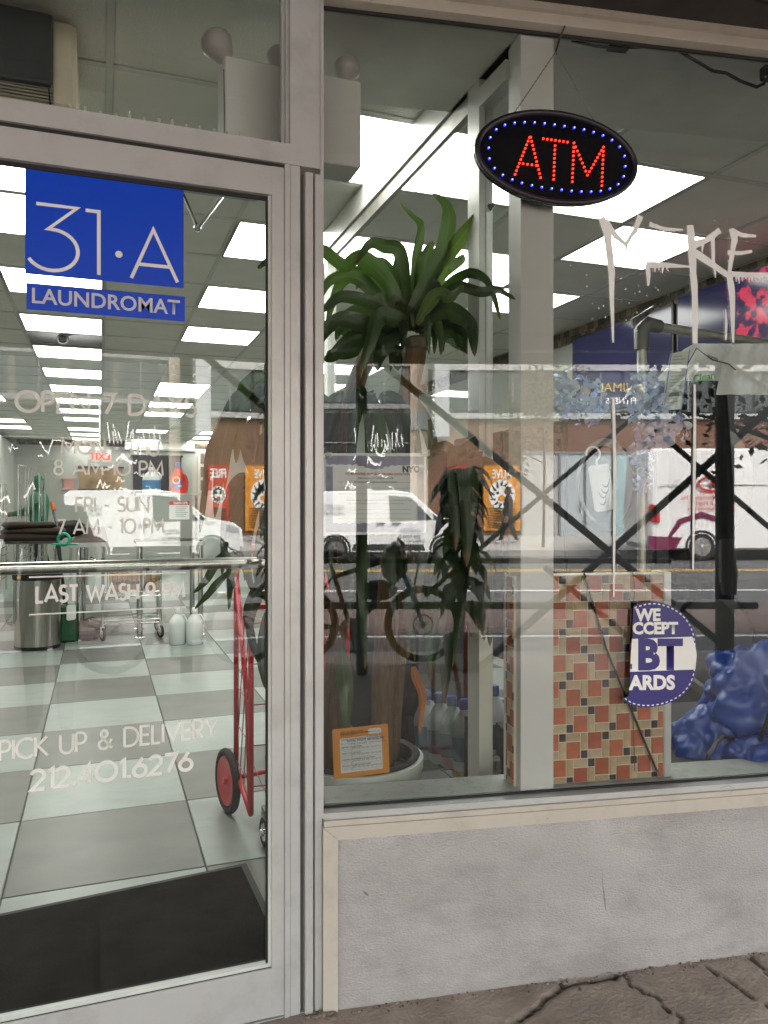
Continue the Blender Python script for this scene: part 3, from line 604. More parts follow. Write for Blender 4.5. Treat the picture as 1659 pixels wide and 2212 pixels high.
# orange collection placard
t = thing('orange_placard', 'orange waste collection placard with a white form leaning inside the window', 'placard', atW(780, 1680, .03))
a = atW(722, 1683, .024); e = atW(842, 1668.5, .024); up = (atW(718, 1576, .024) - a); M = face_mat(a, (e - a), up); PW = (e - a).length; PH = up.length
ORG = mat('orange_card', (.62, .23, .018), .5, var=.03); FORM = mat('form_white', (.68, .67, .64), .6)
MB(M).prism(rrect(PW, PH, .004), 0, .001).build('card', ORG, t)
MB(M).prism(rrect(PW * .755, PH * .70, .004, PW * .125, PH * .1), .0016, .0018).build('form_panel', FORM, t)
MB(M).prism(rrect(PW * .24, PH * .105, .006, PW * .635, PH * .835), .0016, .0018).build('number_label', FORM, t)
Mt = M @ Matrix.Translation((0, 0, .0026))
def pt_(s, fx, fy, size, mt=INK, off=0.): txt(s, size, mt, Mt @ Matrix.Translation((PW * fx, PH * fy, 0)), t, off=off)
DKB = mat('dark_print', (.12, .05, .01), .6)
pt_('CITY OF NEW YORK', .14, .90, .0068, DKB, .0001); pt_('Business Integrity Commission', .14, .872, .0068, DKB, .0002); pt_('Licensee Notice', .14, .845, .0055, DKB)
pt_('COLLECTION PROVIDED BY', .15, .755, .0055, INK, .0001); pt_('ROYAL WASTE SERVICES, INC', .255, .717, .0078, INK, .0002); pt_('BIC #   Phone', .15, .67, .005, INKG); pt_('(718) 526-2022', .31, .655, .0075, INK)
pt_('AUTHORIZED FOR', .61, .775, .0052, INK, .0001); pt_('SINGLE STREAM', .64, .745, .0052); pt_('CO-COLLECTION', .64, .70, .0052); pt_('SOURCE SEPARATED', .64, .655, .0052); pt_('430024', .70, .865, .008, INKG)
for k, s in enumerate(('REFUSE COLLECTION', 'PAPER COLLECTION', 'CARDBOARD/PAPER COLLECTION', 'SINGLE STREAM COLLECTION')):
    yy = .60 - k * .125; pt_(s, .15, yy, .0058, INK, .0001); pt_('Collection Days', .15, yy - .035, .0048, INKG); pt_('Collection Time', .15, yy - .068, .0048, INKG)
    b = MB(Mt)
    for i in range(8): b.ribbon([(PW * (.32 + i * .075), PH * (yy - .078)), (PW * (.32 + i * .075), PH * (yy - .032))], .0005)
    for dy in (-.078, -.032): b.ribbon([(PW * .32, PH * (yy + dy)), (PW * .845, PH * (yy + dy))], .0005, z=.0002)
    b.build('form_boxes', INKG, t); pt_('SUN  MON  TUE  WED  THU  FRI  SAT', .335, yy - .028, .0048, INK)
# hook tag
t = thing('hook_tag', 'white plastic hook tag with a grey swirl hanging in the window', 'tag', atW(1300, 1100, .02))
M = face_mat(atW(1300, 1053, .03), Wd) @ Matrix.Rotation(R(9), 4, 'Z')
FRO = mat('frosted_plastic', (.93, .93, .91), .3); backlit(FRO, (.9, .9, .9), .35)
MB(M).prism(rrect(.064, .135, .01, -.032, -.068), 0, .003).build('plate', FRO, t, 30)
MB(M).ribbon([(-.006, .066), (-.004, .08)] + arc(-.012, .1, .021, .021, -50, 185, 14), .006, z=.002).build('hook', FRO, t)
b = MB(M)
for k, (dx, dy) in enumerate(((0, 0), (.008, .012), (.012, .03), (-.006, -.02))): b.ribbon([(p[0] + dx, p[1] + dy) for p in arc(-.0, .0, .014, .03, 200 + k * 10, 330 + k * 8, 8)], [.001, .002, .003, .004, .005, .004, .003, .002, .001], z=.004)
b.build('swirl', INKG, t)
# cord and power brick under the window head
CN = .036
t = thing('power_cord', 'black power cord with an adapter drooping from the window head', 'cord', atW(1500, 150, .2))
MB().tube([atW(x, y, CN) for x, y in ((1235, 88), (1290, 100), (1335, 103), (1390, 102))], .004, 6).tube([atW(x, y, CN) for x, y in ((1470, 112), (1510, 135), (1540, 153), (1570, 158), (1600, 175), (1635, 188), (1652, 180))], .005, 6).build('cable', BLACK, t, True)
a = atW(1335, 104, CN + .01); MB(face_mat(a, Wd)).box((-.03, -.006, -.012), (.03, .014, .012)).build('adapter', BLACK, t)
a = atW(1655, 165, CN); MB(face_mat(a, Wd)).bev((-.014, -.012, -.014), (.02, .03, .014), .004).build('plug', BLACK, t)

# ================================================================== JUST INSIDE THE GLASS
OFFW = mat('white_metal_box', (.8, .77, .73), .5, var=.03)
t = thing('emergency_light', 'white emergency light box with round lamp heads behind the upper post', 'emergency light', atY(630, 240, .15))
a = atY(485, 118, .15); c = atY(781, 362, .15)
MB().bev((a.x, .15, c.z), (c.x, .27, a.z), .004).build('housing', OFFW, t)
LENS = mat('lamp_lens', (.5, .46, .44), .35)
for i, (x, y, r) in enumerate(((471, 99, .046), (604, 128, .038), (750, 150, .04))):
    o = atY(x, y, .2); b = MB(Matrix.Translation(o) @ Matrix.Rotation(R((-35, 10, 20)[i]), 4, 'Y'))
    b.lathe([(r * .25, -r * 1.1), (r * .55, -r * .8), (r * .8, -r * .35), (r, 0), (r * .93, r * .38), (r * .72, r * .7), (r * .4, r * .92), (.001, r)], 20)
    b.build('lamp_head', LENS, t, True)
MB().tube([atY(484, 150, .148), atY(486, 300, .148)], .002, 5).build('seam', INKG, t)
t = thing('air_conditioner', 'ceiling air conditioner with dark front panel and beige grille at top left', 'air conditioner', atY(60, 200, .6))
a = atY(165, 245, .5); c = atY(115, 182, .46)
BEI = mat('beige_plastic', (.7, .63, .48), .5)
MB().bev((a.x - 1.0, .5, a.z + .01), (a.x, .9, CZ - .01), .012).build('casing', BEI, t)
MB().bev((c.x - .9, .46, c.z), (c.x, .5, CZ - .02), .006).build('front_panel', mat('slate_panel', (.07, .075, .078), .3), t)
for k in range(6): MB().box((c.x - .9, .488, a.z + .016 + k * .0095), (c.x + .0, .4995, a.z + .021 + k * .0095)).build('slat', mat('grille_slat', (.3, .285, .23), .5), t)
MB().tube([atY(106, 186, .49), atY(110, 240, .49)], .003, 6).build('cord', BLACK, t)
# floor mat
p = [atZ(x, y, FZ + .006) for x, y in ((-30, 1980), (532, 1864), (600, 2004))]
fm = thing('floor_mat', 'black ribbed entrance mat just inside the glass door', 'mat', (-.5, .4, FZ))
b = MB(); A, B_, C_ = p[0], p[1], p[2]; d = (B_ - A).normalized(); e = (C_ - B_).normalized()
O = B_ - d * 1.05
def mq(i, z): return [O + d * i + e * i, B_ - d * i + e * i, B_ - d * i + e * (.62 - i), O + d * i + e * (.62 - i)]
lo_, hi_ = mq(0, 0), mq(.022, 0)
for q, z, n, m in ((lo_, .006, 'border', MATB), (hi_, .009, 'pile', MATM)):
    bb = MB(); bb.add([(v.x, v.y, FZ + .001) for v in q] + [(v.x, v.y, FZ + z) for v in q], [(3, 2, 1, 0), (4, 5, 6, 7), (0, 1, 5, 4), (1, 2, 6, 5), (2, 3, 7, 6), (3, 0, 4, 7)]).build(n, m, fm)

# ---------------------------------------------------------------- corn plant
def leafmat(name, c, tr=.25, rough=.36):    # glossy blade with parallel veins, a pale midrib, a dry tip, light passing through
    m = mat(name, c, rough, 0, .35, 9, .12, 60); n = m.node_tree; L = n.links; o = n.nodes['Material Output']; p_ = n.nodes['Principled BSDF']
    at = n.nodes.new('ShaderNodeAttribute'); at.attribute_name = 'blade'; sx = n.nodes.new('ShaderNodeSeparateXYZ'); L.new(at.outputs['Vector'], sx.inputs[0])
    def mth(op, a_, b_=None):
        q = n.nodes.new('ShaderNodeMath'); q.operation = op
        for i_, v_ in enumerate((a_, b_)):
            if v_ is None: continue
            if isinstance(v_, (int, float)): q.inputs[i_].default_value = v_
            else: L.new(v_, q.inputs[i_])
        return q.outputs[0]
    vein = mth('MULTIPLY', mth('ADD', mth('SINE', mth('MULTIPLY', sx.outputs[0], 26.)), 1.), .22); rib = mth('LESS_THAN', mth('ABSOLUTE', sx.outputs[0]), .09)
    fac = mth('MINIMUM', mth('ADD', vein, mth('MULTIPLY', rib, .55)), 1.)
    src = p_.inputs['Base Color'].links[0].from_socket; x1 = n.nodes.new('ShaderNodeMix'); x1.data_type = 'RGBA'; L.new(fac, x1.inputs[0]); L.new(src, x1.inputs[6]); x1.inputs[7].default_value = (c[0] * 2.3, c[1] * 2.1, c[2] * 1.8, 1)
    tip = n.nodes.new('ShaderNodeMapRange'); tip.inputs[1].default_value = .9; tip.inputs[2].default_value = .98; L.new(sx.outputs[1], tip.inputs[0]); x2 = n.nodes.new('ShaderNodeMix'); x2.data_type = 'RGBA'; L.new(tip.outputs[0], x2.inputs[0]); L.new(x1.outputs[2], x2.inputs[6]); x2.inputs[7].default_value = (.22, .12, .035, 1)
    L.new(x2.outputs[2], p_.inputs['Base Color'])
    t_ = n.nodes.new('ShaderNodeBsdfTranslucent'); t_.inputs[0].default_value = (c[0] * 2.2, c[1] * 2.4, c[2] * 1.4, 1); x = n.nodes.new('ShaderNodeMixShader'); x.inputs[0].default_value = tr
    L.new(p_.outputs[0], x.inputs[1]); L.new(t_.outputs[0], x.inputs[2]); L.new(x.outputs[0], o.inputs[0]); return m
LEAF = [leafmat('leaf_%d' % k, c) for k, c in enumerate(((.022, .04, .013), (.034, .062, .018), (.065, .105, .027), (.014, .025, .01)))]
DRY = leafmat('dry_leaf', (.30, .11, .03), .2, .7); OLV = leafmat('olive_leaf', (.10, .115, .03), .3); CANE = mat('cane_bark', (.15, .09, .045), .85, 0, .3, 40, .9, 30, stretch=(3, 3, .5), dirt=((.06, .04, .02), 18, .7)); CUT = mat('cut_cane', (.15, .13, .08), .8, 0, .4, 30, .5, 60)
pot = thing('plant_pot', 'white round planter with a dark rim behind the window corner', 'planter', (.225, .367, FZ))
pc = Matrix.Translation((.225, .367, 0))
b = MB(pc); b.lathe([(.165, FZ), (.185, FZ + .02), (.205, .52), (.213, .545), (.213, .572), (.2, .574), (.196, .55)], 40, cap=False); b.build('body', mat('pot_glaze', (.62, .64, .58), .3, var=.03), pot, 40)
b = MB(pc); b.lathe([(.2, .5745), (.203, .58), (.197, .585), (.178, .58), (.176, .53)], 40, cap=False); b.build('rim', BLACK_R, pot, 40)
b = MB(pc); b.lathe([(.178, .53), (.1, .536), (.001, .54)], 24, cap=False); b.build('soil', mat('soil', (.03, .022, .016), .95, bump=1., bscale=80), pot)
pl = thing('corn_plant', 'tall corn plant with strap leaves and thick canes in the planter', 'plant', (.225, .367, .54))
def cr(P, k=5):
    out = []
    for i in range(len(P) - 1):
        p0, p1, p2, p3 = P[max(0, i - 1)], P[i], P[i + 1], P[min(len(P) - 1, i + 2)]
        for j in range(k):
            s = j / k; out.append(.5 * ((2 * p1) + (p2 - p0) * s + (2 * p0 - 5 * p1 + 4 * p2 - p3) * s * s + (3 * p1 - p0 - 3 * p2 + p3) * s ** 3))
    return out + [P[-1]]
def leaf(P, w, mt, fold=.25, roll=0., seed=0):     # strap leaf along a path, keeled at the midrib, wavy edge
    C = cr([Vector(p) for p in P], 6); n = len(C); v = []; f = []; bl_ = []
    for i, p in enumerate(C):
        s = i / (n - 1); t_ = (C[min(n - 1, i + 1)] - C[max(0, i - 1)]).normalized()
        side = t_.cross(cF + Vector((0, 0, .25))).normalized()
        nb = side.cross(t_).normalized(); a_ = roll + 1.1 * noise.noise((seed * 3.1, s * 2.2, 0)); side, nb = side * math.cos(a_) + nb * math.sin(a_), nb * math.cos(a_) - side * math.sin(a_)
        ww = w * .56 * (min(1, .35 + s * 2.2) * max(0, 1 - s ** 2.6) ** .8) + .0008
        wv = .2 * w * noise.noise((s * 7, seed, 3))
        v += [p + side * ww + nb * (fold * ww + wv), p + side * ww * .5 + nb * fold * ww * .35, p, p - side * ww * .5 + nb * fold * ww * .35, p - side * ww + nb * (fold * ww - wv)]
    for i in range(n - 1):
        for k in range(4): f.append((i * 5 + k, i * 5 + k + 1, i * 5 + k + 6, i * 5 + k + 5))
        
    for i in range(n):
        for k in range(5): bl_ += [(-1, -.5, 0, .5, 1)[k], i / (n - 1), 0]
    o = MB().add(v, f).build('leaf', mt, pl, True); o.data.attributes.new('blade', 'FLOAT_VECTOR', 'POINT').data.foreach_set('vector', bl_)
def lp(pts, t0, t1): n = len(pts); return [atT(x, y, t0 + (t1 - t0) * i / (n - 1)) for i, (x, y) in enumerate(pts)]
S = 1 / 660.                                        # px to metres near the plant
for k, (pts, t0, t1, w, m) in enumerate([
    ([(885, 700), (897, 575), (904, 535), (909, 489), (894, 469), (866, 440)], 2.66, 2.6, 24, 1), ([(878, 700), (904, 644), (956, 548), (967, 500), (971, 463), (962, 438), (935, 418)], 2.6, 2.5, 46, 1), ([(930, 640), (963, 560), (996, 515), (1039, 463), (1070, 440)], 2.62, 2.44, 40, 2),
    ([(900, 710), (940, 653), (983, 607), (1022, 591), (1058, 614), (1081, 690)], 2.6, 2.3, 30, 1), ([(900, 715), (947, 660), (989, 620), (1039, 630), (1078, 627), (1114, 647)], 2.58, 2.24, 30, 0), ([(885, 700), (881, 614), (864, 541), (831, 532), (799, 528), (766, 574)], 2.62, 2.5, 42, 0),
    ([(870, 700), (845, 620), (782, 560), (743, 575), (693, 538), (660, 540)], 2.6, 2.5, 48, 1), ([(880, 700), (864, 693), (822, 683), (799, 742), (779, 815)], 2.55, 2.4, 46, 1), ([(900, 700), (947, 673), (980, 676), (1016, 703), (1026, 770)], 2.56, 2.36, 52, 0), ([(905, 720), (970, 700), (1030, 735), (1062, 765)], 2.66, 2.5, 28, 3),
    ([(870, 700), (820, 640), (770, 600), (715, 605), (690, 650)], 2.66, 2.6, 40, 1), ([(870, 705), (815, 660), (740, 640), (700, 665), (660, 672)], 2.55, 2.42, 34, 0), ([(868, 712), (800, 700), (740, 690), (700, 720), (680, 760)], 2.55, 2.42, 46, 3), ([(868, 716), (810, 725), (760, 735), (720, 770), (700, 775)], 2.6, 2.5, 46, 3),
    ([(880, 706), (850, 610), (822, 570), (790, 590), (770, 625)], 2.68, 2.66, 38, 1), ([(882, 706), (868, 620), (838, 580), (815, 585)], 2.72, 2.75, 38, 2), ([(890, 706), (930, 630), (958, 590), (998, 560), (990, 555)], 2.72, 2.76, 36, 2), ([(900, 700), (940, 640), (975, 640), (1000, 615)], 2.5, 2.36, 38, 2), ([(885, 700), (910, 610), (920, 560), (935, 520)], 2.66, 2.6, 52, 1), ([(878, 700), (870, 640), (862, 580), (870, 530)], 2.7, 2.72, 46, 0),
    ([(860, 716), (830, 690), (790, 670), (745, 690), (725, 735)], 2.7, 2.66, 48, 0), ([(895, 715), (930, 690), (975, 700), (1000, 740), (1010, 765)], 2.66, 2.58, 50, 3), ([(860, 720), (840, 740), (820, 770), (815, 800)], 2.5, 2.42, 40, 3), ([(870, 720), (850, 745), (865, 790), (860, 760)], 2.68, 2.6, 40, 3), ([(850, 725), (790, 745), (740, 760), (705, 765)], 2.72, 2.7, 52, 3), ([(845, 710), (780, 715), (735, 705), (690, 700)], 2.76, 2.78, 50, 3), ([(905, 715), (960, 720), (1005, 750), (1045, 768)], 2.74, 2.7, 48, 3), ([(866, 700), (812, 610), (775, 590), (735, 615), (705, 700)], 2.74, 2.72, 44, 1),
    ([(893, 1440), (900, 1470), (913, 1508), (905, 1587)], 2.4, 2.36, 26, 4), ([(738, 1400), (742, 1450), (750, 1520), (744, 1585)], 2.36, 2.32, 46, 1),
    # leaves seen beside the jamb through the door
    ([(600, 770), (583, 788), (541, 824), (523, 864), (510, 905)], 2.5, 2.46, 36, 0), ([(605, 810), (583, 824), (548, 842), (526, 886), (522, 912)], 2.54, 2.5, 30, 1), ([(605, 870), (583, 872), (555, 890), (512, 900)], 2.5, 2.46, 26, 3), ([(575, 890), (551, 914), (534, 959), (542, 1013), (551, 1047)], 2.5, 2.46, 36, 3), ([(580, 1000), (544, 1057), (529, 1131), (532, 1225), (547, 1280)], 2.5, 2.46, 44, 3), ([(575, 1220), (556, 1280), (537, 1329), (542, 1378), (562, 1440)], 2.5, 2.48, 40, 3), ([(500, 1180), (468, 1215), (445, 1255), (418, 1282)], 2.9, 2.86, 24, 0), ([(500, 1230), (465, 1265), (445, 1290), (421, 1316)], 2.9, 2.86, 20, 0), ([(490, 1235), (502, 1262), (495, 1278)], 2.9, 2.88, 18, 3), ([(600, 560), (575, 566), (557, 580)], 2.5, 2.46, 20, 3), ([(590, 930), (565, 960), (560, 1030), (572, 1090)], 2.54, 2.5, 36, 3), ([(590, 1100), (570, 1160), (560, 1240), (575, 1300)], 2.54, 2.5, 40, 3), ([(600, 1300), (580, 1340), (565, 1420), (575, 1490)], 2.54, 2.5, 34, 3)]):
    leaf(lp(pts, t0, t1), w * S * .74 * (t0 / 2.5), (LEAF + [DRY, OLV])[m], seed=k)
def rosette(c, n_, Lm, w, ups, droop, mats, seed, az=(0, 6.283)):      # strap leaves that rise from a cane tip and arch over
    random.seed(seed)
    for k in range(n_):
        a_ = az[0] + (az[1] - az[0]) * (k + random.random() * .8) / n_; L_ = Lm * random.uniform(.65, 1.1); d = Vector((math.cos(a_), math.sin(a_), 0)); u = random.uniform(*ups); P = []
        for i in range(6):
            q = i / 5; p = Vector(c) + d * L_ * (.12 + .55 * q - .22 * q * q) * (1.1 - abs(u) * .5) + Vector((0, 0, L_ * (u * q - droop * (.75 + .5 * u) * q * q)))
            nn = p.dot(Nn)
            if nn < .05: p += Nn * (.05 - nn)
            if p.x > .55: p.x = .55 - .15 * (p.x - .55)
            if p.y < .06: p.y = .06
            P.append(p + Vector((noise.noise((k, i, seed)), noise.noise((k, i, seed + 9)), 0)) * .012)
        leaf(P, w * random.uniform(.75, 1.15), random.choice(mats), seed=seed * 10 + k)
    random.seed(5)
rosette(atT(885, 712, 2.62), 22, .42, .04, (.2, 1.2), .75, (LEAF[0], LEAF[0], LEAF[1], LEAF[3]), 3)
rosette(atT(1005, 1010, 2.46), 16, .46, .08, (-.1, .8), 1.1, (LEAF[0], LEAF[0], LEAF[3], LEAF[1]), 4)
rosette(atT(1000, 1190, 2.46), 13, .46, .075, (-.3, .6), 1.15, (LEAF[0], LEAF[1], LEAF[3]), 6)
rosette(atT(800, 860, 2.62), 16, .5, .045, (-.2, .5), 1.2, (LEAF[3], LEAF[3], LEAF[0]), 7)
rosette(atT(770, 1130, 2.58), 14, .45, .042, (-.3, .4), 1.2, (LEAF[3], LEAF[3], LEAF[0]), 8)
rosette(atT(600, 850, 2.6), 16, .5, .06, (-.1, .8), 1.15, (LEAF[3], LEAF[0], LEAF[1]), 9)
rosette(atT(590, 1060, 2.6), 12, .42, .055, (-.2, .6), 1.15, (LEAF[3], LEAF[0], LEAF[3]), 10)
def cane(pts, r, mt=CANE):
    C = cr(pts, 6); MB().tube(C, [r * (1 + .12 * noise.noise((i * .6, r * 90, 0))) for i in range(len(C))], 12).build('cane', mt, pl, 60)
cane([Vector((.31, .36, .5)), Vector((.315, .37, .8)), Vector((.36, .39, 1.3)), atT(884, 850, 2.6), atT(903, 735, 2.58)], .036)
cane([Vector((.13, .33, .5)), Vector((.14, .35, .8)), Vector((.19, .4, 1.25)), Vector((.22, .42, 1.7)), atT(810, 740, 2.7)], .03)
cane([Vector((.21, .44, .5)), Vector((.2, .46, .75)), Vector((.14, .5, 1.1)), atT(590, 1070, 2.62), atT(600, 845, 2.62)], .022)
cane([Vector((.36, .4, .5)), Vector((.39, .42, .8)), Vector((.44, .42, 1.2)), atT(1000, 1020, 2.5)], .02)
q = atT(903, 733, 2.58); MB(Matrix.Translation(q)).lathe([(.039, -.03), (.041, 0), (.03, .008), (.001, .004)], 14).build('cut_top', CUT, pl, 50)

# ---------------------------------------------------------------- red folding shopping cart
RED = mat('red_enamel', (.5, .025, .03), .35, var=.12); 
t = thing('shopping_cart', 'red folding shopping cart with a black wheel beside the door jamb', 'cart', (.15, 1.0, FZ))
def wheel(parent, c, r, axis, rim, tyre_r, name='wheel'):
    M = Matrix.Translation(c) @ Vector(axis).to_track_quat('Z', 'Y').to_matrix().to_4x4()
    b = MB(M); b.tube([((r - tyre_r) * math.cos(2 * math.pi * k / 32), (r - tyre_r) * math.sin(2 * math.pi * k / 32), 0) for k in range(32)], tyre_r, 8, closed=True)
    o = b.build(name, BLACK_R, parent, True)
    bb = MB(M); bb.lathe([(.012, -.02), (.014, -.006), (r * .4, -.004), (r - tyre_r * 2.1, -tyre_r * .8), (r - tyre_r * 1.8, 0), (r - tyre_r * 2.1, tyre_r * .8), (r * .4, .004), (.014, .006), (.012, .02)], 28)
    bb.build('hub', rim, o, 40); return o
wheel(t, (-.062, 1.19, FZ + .13), .13, (1, .17, 0), RED, .016)
wheel(t, (.40, 1.3, FZ + .142), .142, (1, .28, 0), RED, .02)
b = MB(); xL, xR, yB, yF = -.03, .34, 1.17, .84
for P in ([(xL, yB, .25), (xL, yB, 1.13), (xL + .03, yB + .06, 1.2)], [(xR, yB, .25), (xR, yB, 1.13), (xR - .03, yB + .06, 1.2)], [(xL, yB - .01, 1.08), (xL, yF + .07, .62), (xL, yF, .24)], [(xR, yB - .01, 1.08), (xR, yF + .07, .62), (xR, yF, .24)], [(xL + .03, yB + .06, 1.2), (xR - .03, yB + .06, 1.2)], [(xL, yF + .0, .24), (xL, yF, 1.0)], [(xR, yF, .24), (xR, yF, 1.0)], [(xL, yF, 1.0), (xR, yF, 1.0)], [(xL, yB, .3), (xL, yF, .24)], [(xR, yB, .3), (xR, yF, .24)], [(xL - .05, yB, FZ + .142), (xR + .05, yB + .1, FZ + .142)]):
    b.tube(P, .0105, 8)
b.build('frame', RED, t, True)
b = MB()
for k in range(5):
    z = .34 + k * .15
    b.tube([(xL, yB, z), (xL, yF, z), (xR, yF, z), (xR, yB, z)], .0022, 5)
for k in range(3): b.tube([(xL, yB - k * .09, .3), (xL, max(yF, yB - k * .09 - .2), .94)], .002, 5)
for k in range(1, 6, 2): b.tube([(xL + k * .06, yF, .3), (xL + k * .06, yF, .98)], .002, 5); b.tube([(xL + k * .06, yF, .3), (xL + k * .06, yB, .33)], .002, 5)
b.build('wire_basket', mat('red_wire', (.25, .02, .025), .4), t)
for x in (.02, .33):
    b = MB(); b.box((x - .008, .8, .19), (x + .008, .86, .26)); b.build('caster_fork', CHROME, t); wheel(t, (x, .82, FZ + .055), .055, (1, .1, 0), CHROME, .011, 'caster_wheel')
b = MB(); b.tube([(xL + .05, yB + .06, 1.19), (xR - .05, yB + .06, 1.19)], .016, 8); b.build('grip', RED, t, True)
g = MB(); 
def blob(c, r, sc, seed, amp=.25, fr=2.5, sub=3, ridge=0., crump=0.):
    bm = bmesh.new(); bmesh.ops.create_icosphere(bm, subdivisions=sub, radius=1)
    v = []
    for q in bm.verts:
        p = q.co.copy(); n = noise.noise(p * fr + Vector((seed, 0, 0))) * amp
        if ridge: n += ridge * (1 - abs(noise.noise(p * fr * 2.3 + Vector((0, seed, 0)))) * 2.4) + ridge * .5 * (1 - abs(noise.noise(p * fr * 5.1 + Vector((0, seed, 3)))) * 2.4)
        if crump:
            cd = noise.voronoi(p * 1.7 + Vector((seed, seed, 0)) + noise.noise_vector(p * 2) * .25)[0]; q_ = Matrix.Rotation(seed, 3, 'Y') @ p; q_ = Vector((q_.x * 1.2, q_.y * 1.2, q_.z * 3.2)) + noise.noise_vector(p * 1.5) * .5; n += crump * (2.6 * (cd[1] - cd[0]) - 2.6 * abs(noise.noise(q_ * 1.1)) - .8 * abs(noise.noise(q_ * 2.6)))
        p = p * (1 + n); v.append((c[0] + p.x * r * sc[0], c[1] + p.y * r * sc[1], c[2] + p.z * r * sc[2]))
    f = [tuple(x.index for x in q.verts) for q in bm.faces]; bm.free(); return v, f
o = MB().add(*blob((.19, 1.0, .42), .13, (1, .8, 1.1), 3, .3, 2, 3, .05)).build('green_bag', mat('green_plastic', (.015, .2, .07), .4)); tag(o, 'green plastic bag inside the red shopping cart', 'bag')

# ---------------------------------------------------------------- tiled pony wall
RT = [mat('terracotta_%d' % k, c, .45, 0, .18, 25, .05, 80) for k, c in enumerate(((.48, .115, .04), (.53, .14, .055), (.43, .095, .035)))]
TT = [mat('tan_tile_%d' % k, c, .5, 0, .15, 25, .05, 80) for k, c in enumerate(((.58, .43, .25), (.53, .38, .21), (.62, .48, .29)))]
KT = [mat('aubergine_tile_%d' % k, c, .35, 0, .2, 25) for k, c in enumerate(((.03, .016, .02), (.05, .03, .035)))]
GRT = mat('cream_grout', (.80, .74, .58), .85)
pw = thing('pony_wall', 'low wall of red, tan and dark mosaic tiles right of the white post', 'wall', (.85, .0, .5))
n0, n1 = .056, .122
sL = .566; sR = (MW.inverted() @ atW(1434, 1500, n0)).x; zT = atW(1320, 1241, n0).z; zB = .566
MB(MW).box((sL, n0, zB), (sR, n1, zT)).build('core', GRT, pw)
MB(MW).box((sR, n0 - .004, zB), (sR + .022, n1 + .004, zT + .004)).build('edge_trim', ALU_I, pw)
MB(MW).box((sL - .005, n1 - .004, zB), (sL - .0005, n1 + .008, zT + .004)).build('edge_trim', WHITE, pw)
UN = .0224; UH = .0255; CELLS = []
for (bx, by, fx, fy) in ((0, 0, 0, 0), (3, 0, 0, 1), (2, 3, 1, 0), (5, 3, 1, 1)):   # (mirrored left-right, mirrored up-down), rows counted down
    for (x, y, w_, h_, k) in ((0, 0, 1, 1, 'K'), (1, 0, 2, 1, 'T'), (0, 1, 1, 2, 'T'), (1, 1, 2, 2, 'R')):
        X = 3 - x - w_ if fx else x; Y = 3 - y - h_ if fy else y; CELLS.append((bx + X, by + Y, w_, h_, k))
tmesh = {}
def tile(M, u0, v0, u1, v1, k):              # in plane coordinates, cut pieces get their own size
    key = (k, round(u1 - u0, 3), round(v1 - v0, 3), random.randint(0, 2 if k != 'K' else 1))
    if key not in tmesh:
        g_ = .0016; w_, h_ = u1 - u0 - 2 * g_, v1 - v0 - 2 * g_
        if w_ < .002 or h_ < .002: return
        q = MB().bev((-w_ / 2, -h_ / 2, -.002), (w_ / 2, h_ / 2, .0028), .0007).build('tile', {'R': RT, 'T': TT, 'K': KT}[k][key[3]]); tmesh[key] = q.data; bpy.data.objects.remove(q)
    place(tmesh[key], 'tile', pw, M @ Matrix.Translation(((u0 + u1) / 2, (v0 + v1) / 2, random.uniform(0, .0006))))
Mf = face_mat(MW @ Vector((0, n0, 0)), Wd)
def tiling(M, ulo, uhi, vlo, vhi, ou, ov):
    for ci in range(-2, 5):
        for cj in range(-1, 7):
            for (x, y, w_, h_, k) in CELLS:
                u0 = ou + (ci * 6 + x) * UN; v1 = ov - (cj * 6 + y) * UH; u1 = u0 + w_ * UN; v0 = v1 - h_ * UH
                u0, u1, v0, v1 = max(u0, ulo), min(u1, uhi), max(v0, vlo), min(v1, vhi)
                if u1 - u0 > .005 and v1 - v0 > .005: tile(M, u0, v0, u1, v1, k)
ou = (MW.inverted() @ atW(1209, 1241, n0)).x
tiling(Mf, .672, sR - .001, zB, zT - .001, ou - UN * .1, zT - .001)
Ml = face_mat(MW @ Vector((sL, n1, 0)), -Nn)
tiling(Ml, .001, n1 - n0 - .001, zB, zT - .001, -UN * .4, zT + UN)
# display ledge behind the right pane
o = MB(MW).box((.75, .165, FZ), (2.7, .9, .548)).build('display_ledge', mat('dark_ledge', (.03, .028, .026), .8)); tag(o, 'dark low ledge carrying the blue bags behind the right pane', 'ledge')
# blue bags
TARP = mat('blue_tarpaulin', (.002, .05, .30), .32, 0, .2, 3, .4, 20)
for c_, r, sc, sd, lab in ((atT(1655, 1500, 2.7), .2, (1.2, .8, .95), 11, 'large crumpled blue tarpaulin bag leaning at the right window edge'), (atT(1530, 1612, 2.64), .135, (1.15, .8, 1.05), 29, 'smaller crumpled blue tarpaulin bag next to the mosaic wall'), (atT(1660, 1640, 2.56), .14, (1.3, .7, .75), 41, 'low blue tarpaulin bag in front of the larger bags at lower right')):
    t = thing('tarpaulin_bag', lab, 'bag', (c_.x, c_.y, .548), 'blue tarpaulin bags')
    MB().add(*blob(c_, r, sc, sd, .28, 1.5, 5, .0, .1)).build('sack', TARP, t, True)
    MB().tube([c_ + Vector((-r * .9, -r * .75, -.1)), c_ + Vector((-r * .75, -r * .85, .02)), c_ + Vector((-r * .3, -r * .8, .07)), c_ + Vector((r * .1, -r * .75, .05))], .008, 6).build('strap', BLACK, t, True)
